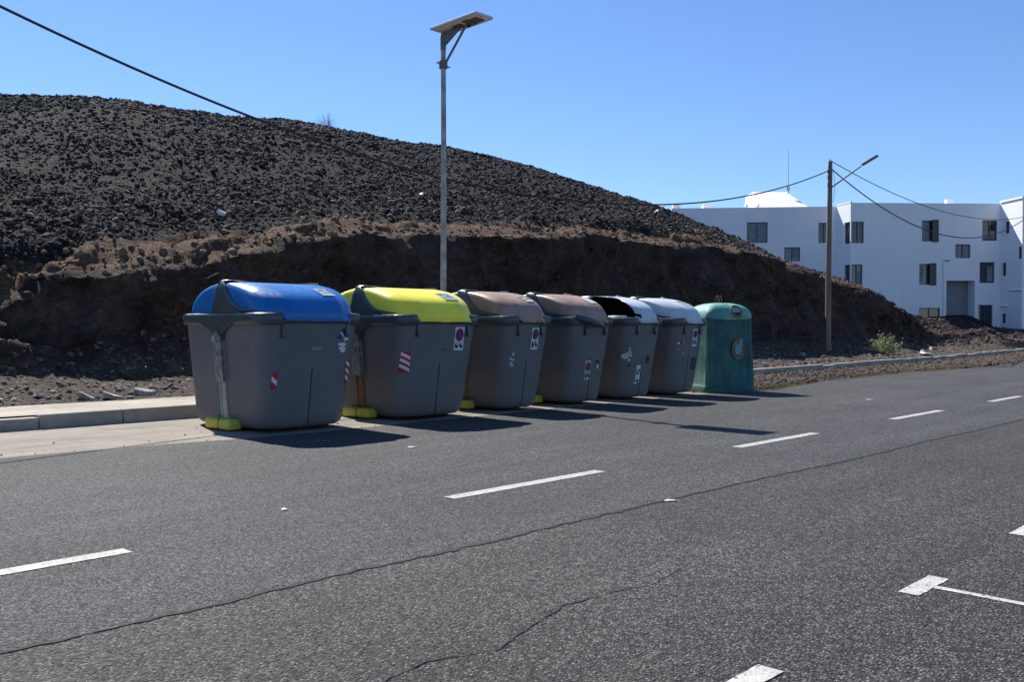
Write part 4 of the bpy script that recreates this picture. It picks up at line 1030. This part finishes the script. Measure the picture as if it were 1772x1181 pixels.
def tufts(name, pts, h, lab):
    mb = MB(); rg = random.Random(3)
    for (x, y, z) in pts:
        for k in range(rg.randint(7, 14)):
            a = rg.uniform(0, 6.28); l_ = h * rg.uniform(.4, 1.2); o = Vector((cos(a), sin(a), 0)) * l_ * rg.uniform(.2, .9); p = Vector((x + rg.gauss(0, .02), y + rg.gauss(0, .02), z)); s_ = Vector((-sin(a), cos(a), 0)) * .003
            mb.add([p - s_, p + s_, p + o * .5 + Vector((0, 0, l_ * .6)) + s_ * .6, p + o + Vector((0, 0, l_ * .85)), p + o * .5 + Vector((0, 0, l_ * .6)) - s_ * .6], [(0, 1, 2, 3, 4)])
    tag(mb.build(name, M['straw']), lab, 'grass', kind='stuff')
rg = random.Random(9); pts = []
for i in range(330):
    u = 15.6 + 14 * rg.random() ** 1.4; e0 = float(np.interp(u, ue, ve)); pts.append((u, e0 + abs(rg.gauss(0, .12)), .01))
for i in range(90): u = rg.uniform(14.6, 16.4); pts.append((u, 8.85 + rg.uniform(-.05, .35) + (16 - u) * .3, .0))
for i in range(60): u = rg.uniform(20, 30); pts.append((u, rg.uniform(10.2, 11.5), .03))
tufts('dry_grass', pts, .075, 'short dry straw grass along the edge of the asphalt')

# ------------------------------------------------------------------ litter and slabs behind the kerb
def slab(name, u, v, dims, rz, tilt, mat, lab, cat, group=None, dz=.03):
    mb = MB(); rg = random.Random(int(u * 100 + v * 10)); n_ = 9
    outl = [(dims[0] / 2 * cos(2 * pi * i / n_) * rg.uniform(.75, 1.1), dims[1] / 2 * sin(2 * pi * i / n_) * rg.uniform(.7, 1.1)) for i in range(n_)]
    V = [(x, y, -dims[2] / 2 + rg.uniform(-.01, .01)) for x, y in outl] + [(x * .93, y * .93, dims[2] / 2 + rg.uniform(-.012, .012)) for x, y in outl]
    mb.add(V, [tuple(range(n_))[::-1], tuple(range(n_, 2 * n_))] + [(i, (i + 1) % n_, n_ + (i + 1) % n_, n_ + i) for i in range(n_)])
    o = mb.build(name, mat, None, False, .004); o.location = (u, v, ground_z(u, v) + dz if v > 11.8 else dz); o.rotation_euler = (tilt, tilt * .6, rz); tag(o, lab, cat, group); return o
DB = 'broken pale slabs and stones at the foot of the bank'
for a in [(5.35, 13.65, (.42, .15, .06), .6, .5, 'long pale slab leaning towards the kerb left of the blue-lidded bin'), (5.72, 13.6, (.52, .20, .05), .45, .35, 'flat white slab lying nearest the pavement, left of the blue-lidded bin'),
          (6.25, 13.75, (.34, .22, .09), -.3, .2, 'chunky pale slab third from the left in the rubble pile'), (4.15, 13.75, (.30, .24, .08), .1, .3, 'broken grey slab at the left edge of the photo behind the pavement'),
          (6.6, 14.1, (.16, .12, .07), .4, .3, 'small white stone behind the chunky slab'), (7.4, 14.35, (.13, .10, .06), 1, .2, 'small pale stone nearest the left side of the blue-lidded bin'),
          (4.75, 13.8, (.26, .13, .05), 1.2, .2, 'yellowish plank-like stone in the left rubble')]:
    slab('rubble_slab', a[0], a[1], a[2], a[3], a[4], M['palerock'], a[5], 'slab', DB)
for a in [(35.6, 12.75, (1.35, .34, .05), .35, .06, 'long white board lying behind the far kerb'), (36.1, 13.05, (1.2, .25, .05), .2, .05, 'second white board behind the long one at the far kerb')]:
    slab('board', a[0], a[1], a[2], a[3], a[4], M['white'], a[5], 'board', None, .08)
for i, a in enumerate([(29.4, 14.6, (.26, .2, .14), 0, .2, 'white stone in the shade left of the timber pole'), (37.8, 13.6, (.5, .35, .2), .4, .2, 'pale boulder right of the white boards'), (39.9, 14.0, (.6, .4, .2), .4, .2, 'wide pale boulder on the far rubble strip'),
          (34.9, 14.5, (.4, .3, .2), .1, .2, 'pale boulder half behind the pale shrub')]):
    slab('boulder', a[0], a[1], a[2], a[3], a[4], M['palerock'], a[5], 'boulder', 'pale boulders on the far rubble strip')
for a in [(10.2, 18.6, (.22, .15, .09), .3, .5, 'triangular white stone on the dark slope above the brown ledge'), (16.6, 19.4, (.26, .12, .08), 1.4, .7, 'upright white stone on the slope left of the street lamp'), (28.0, 19.6, (.85, .14, .05), .75, .2, 'long white plank on the slope under the cable')]:
    slab('hill_stone', a[0], a[1], a[2], a[3], a[4], M['white'], a[5], 'stone', 'white pieces on the dark slope', .07)
for i, (u, v, s_, lab) in enumerate([(3.33, 5.27, .022, 'white flake of litter on the near lane'), (5.95, 7.1, .045, 'white scrap of litter on the lane below the blue-lidded bin'), (15.2, 6.35, .08, 'white litter on the far lane near the dashes'), (5.35, 3.62, .05, 'brownish scrap caught on the asphalt seam')]):
    mb = MB(); mb.add([(-s_, -.01, .0), (s_ * .7, -.016, .004), (s_, .01, .0), (-.2 * s_, .02, .008), (-s_ * .8, .012, .003)], [(0, 1, 2, 3, 4)]); o = mb.build('litter', M['paper']); o.location = (u, v, .007); o.rotation_euler.z = -.5
    m_ = o.modifiers.new('shell', 'SOLIDIFY'); m_.thickness = .003; tag(o, lab, 'litter', 'scraps of litter on the road')
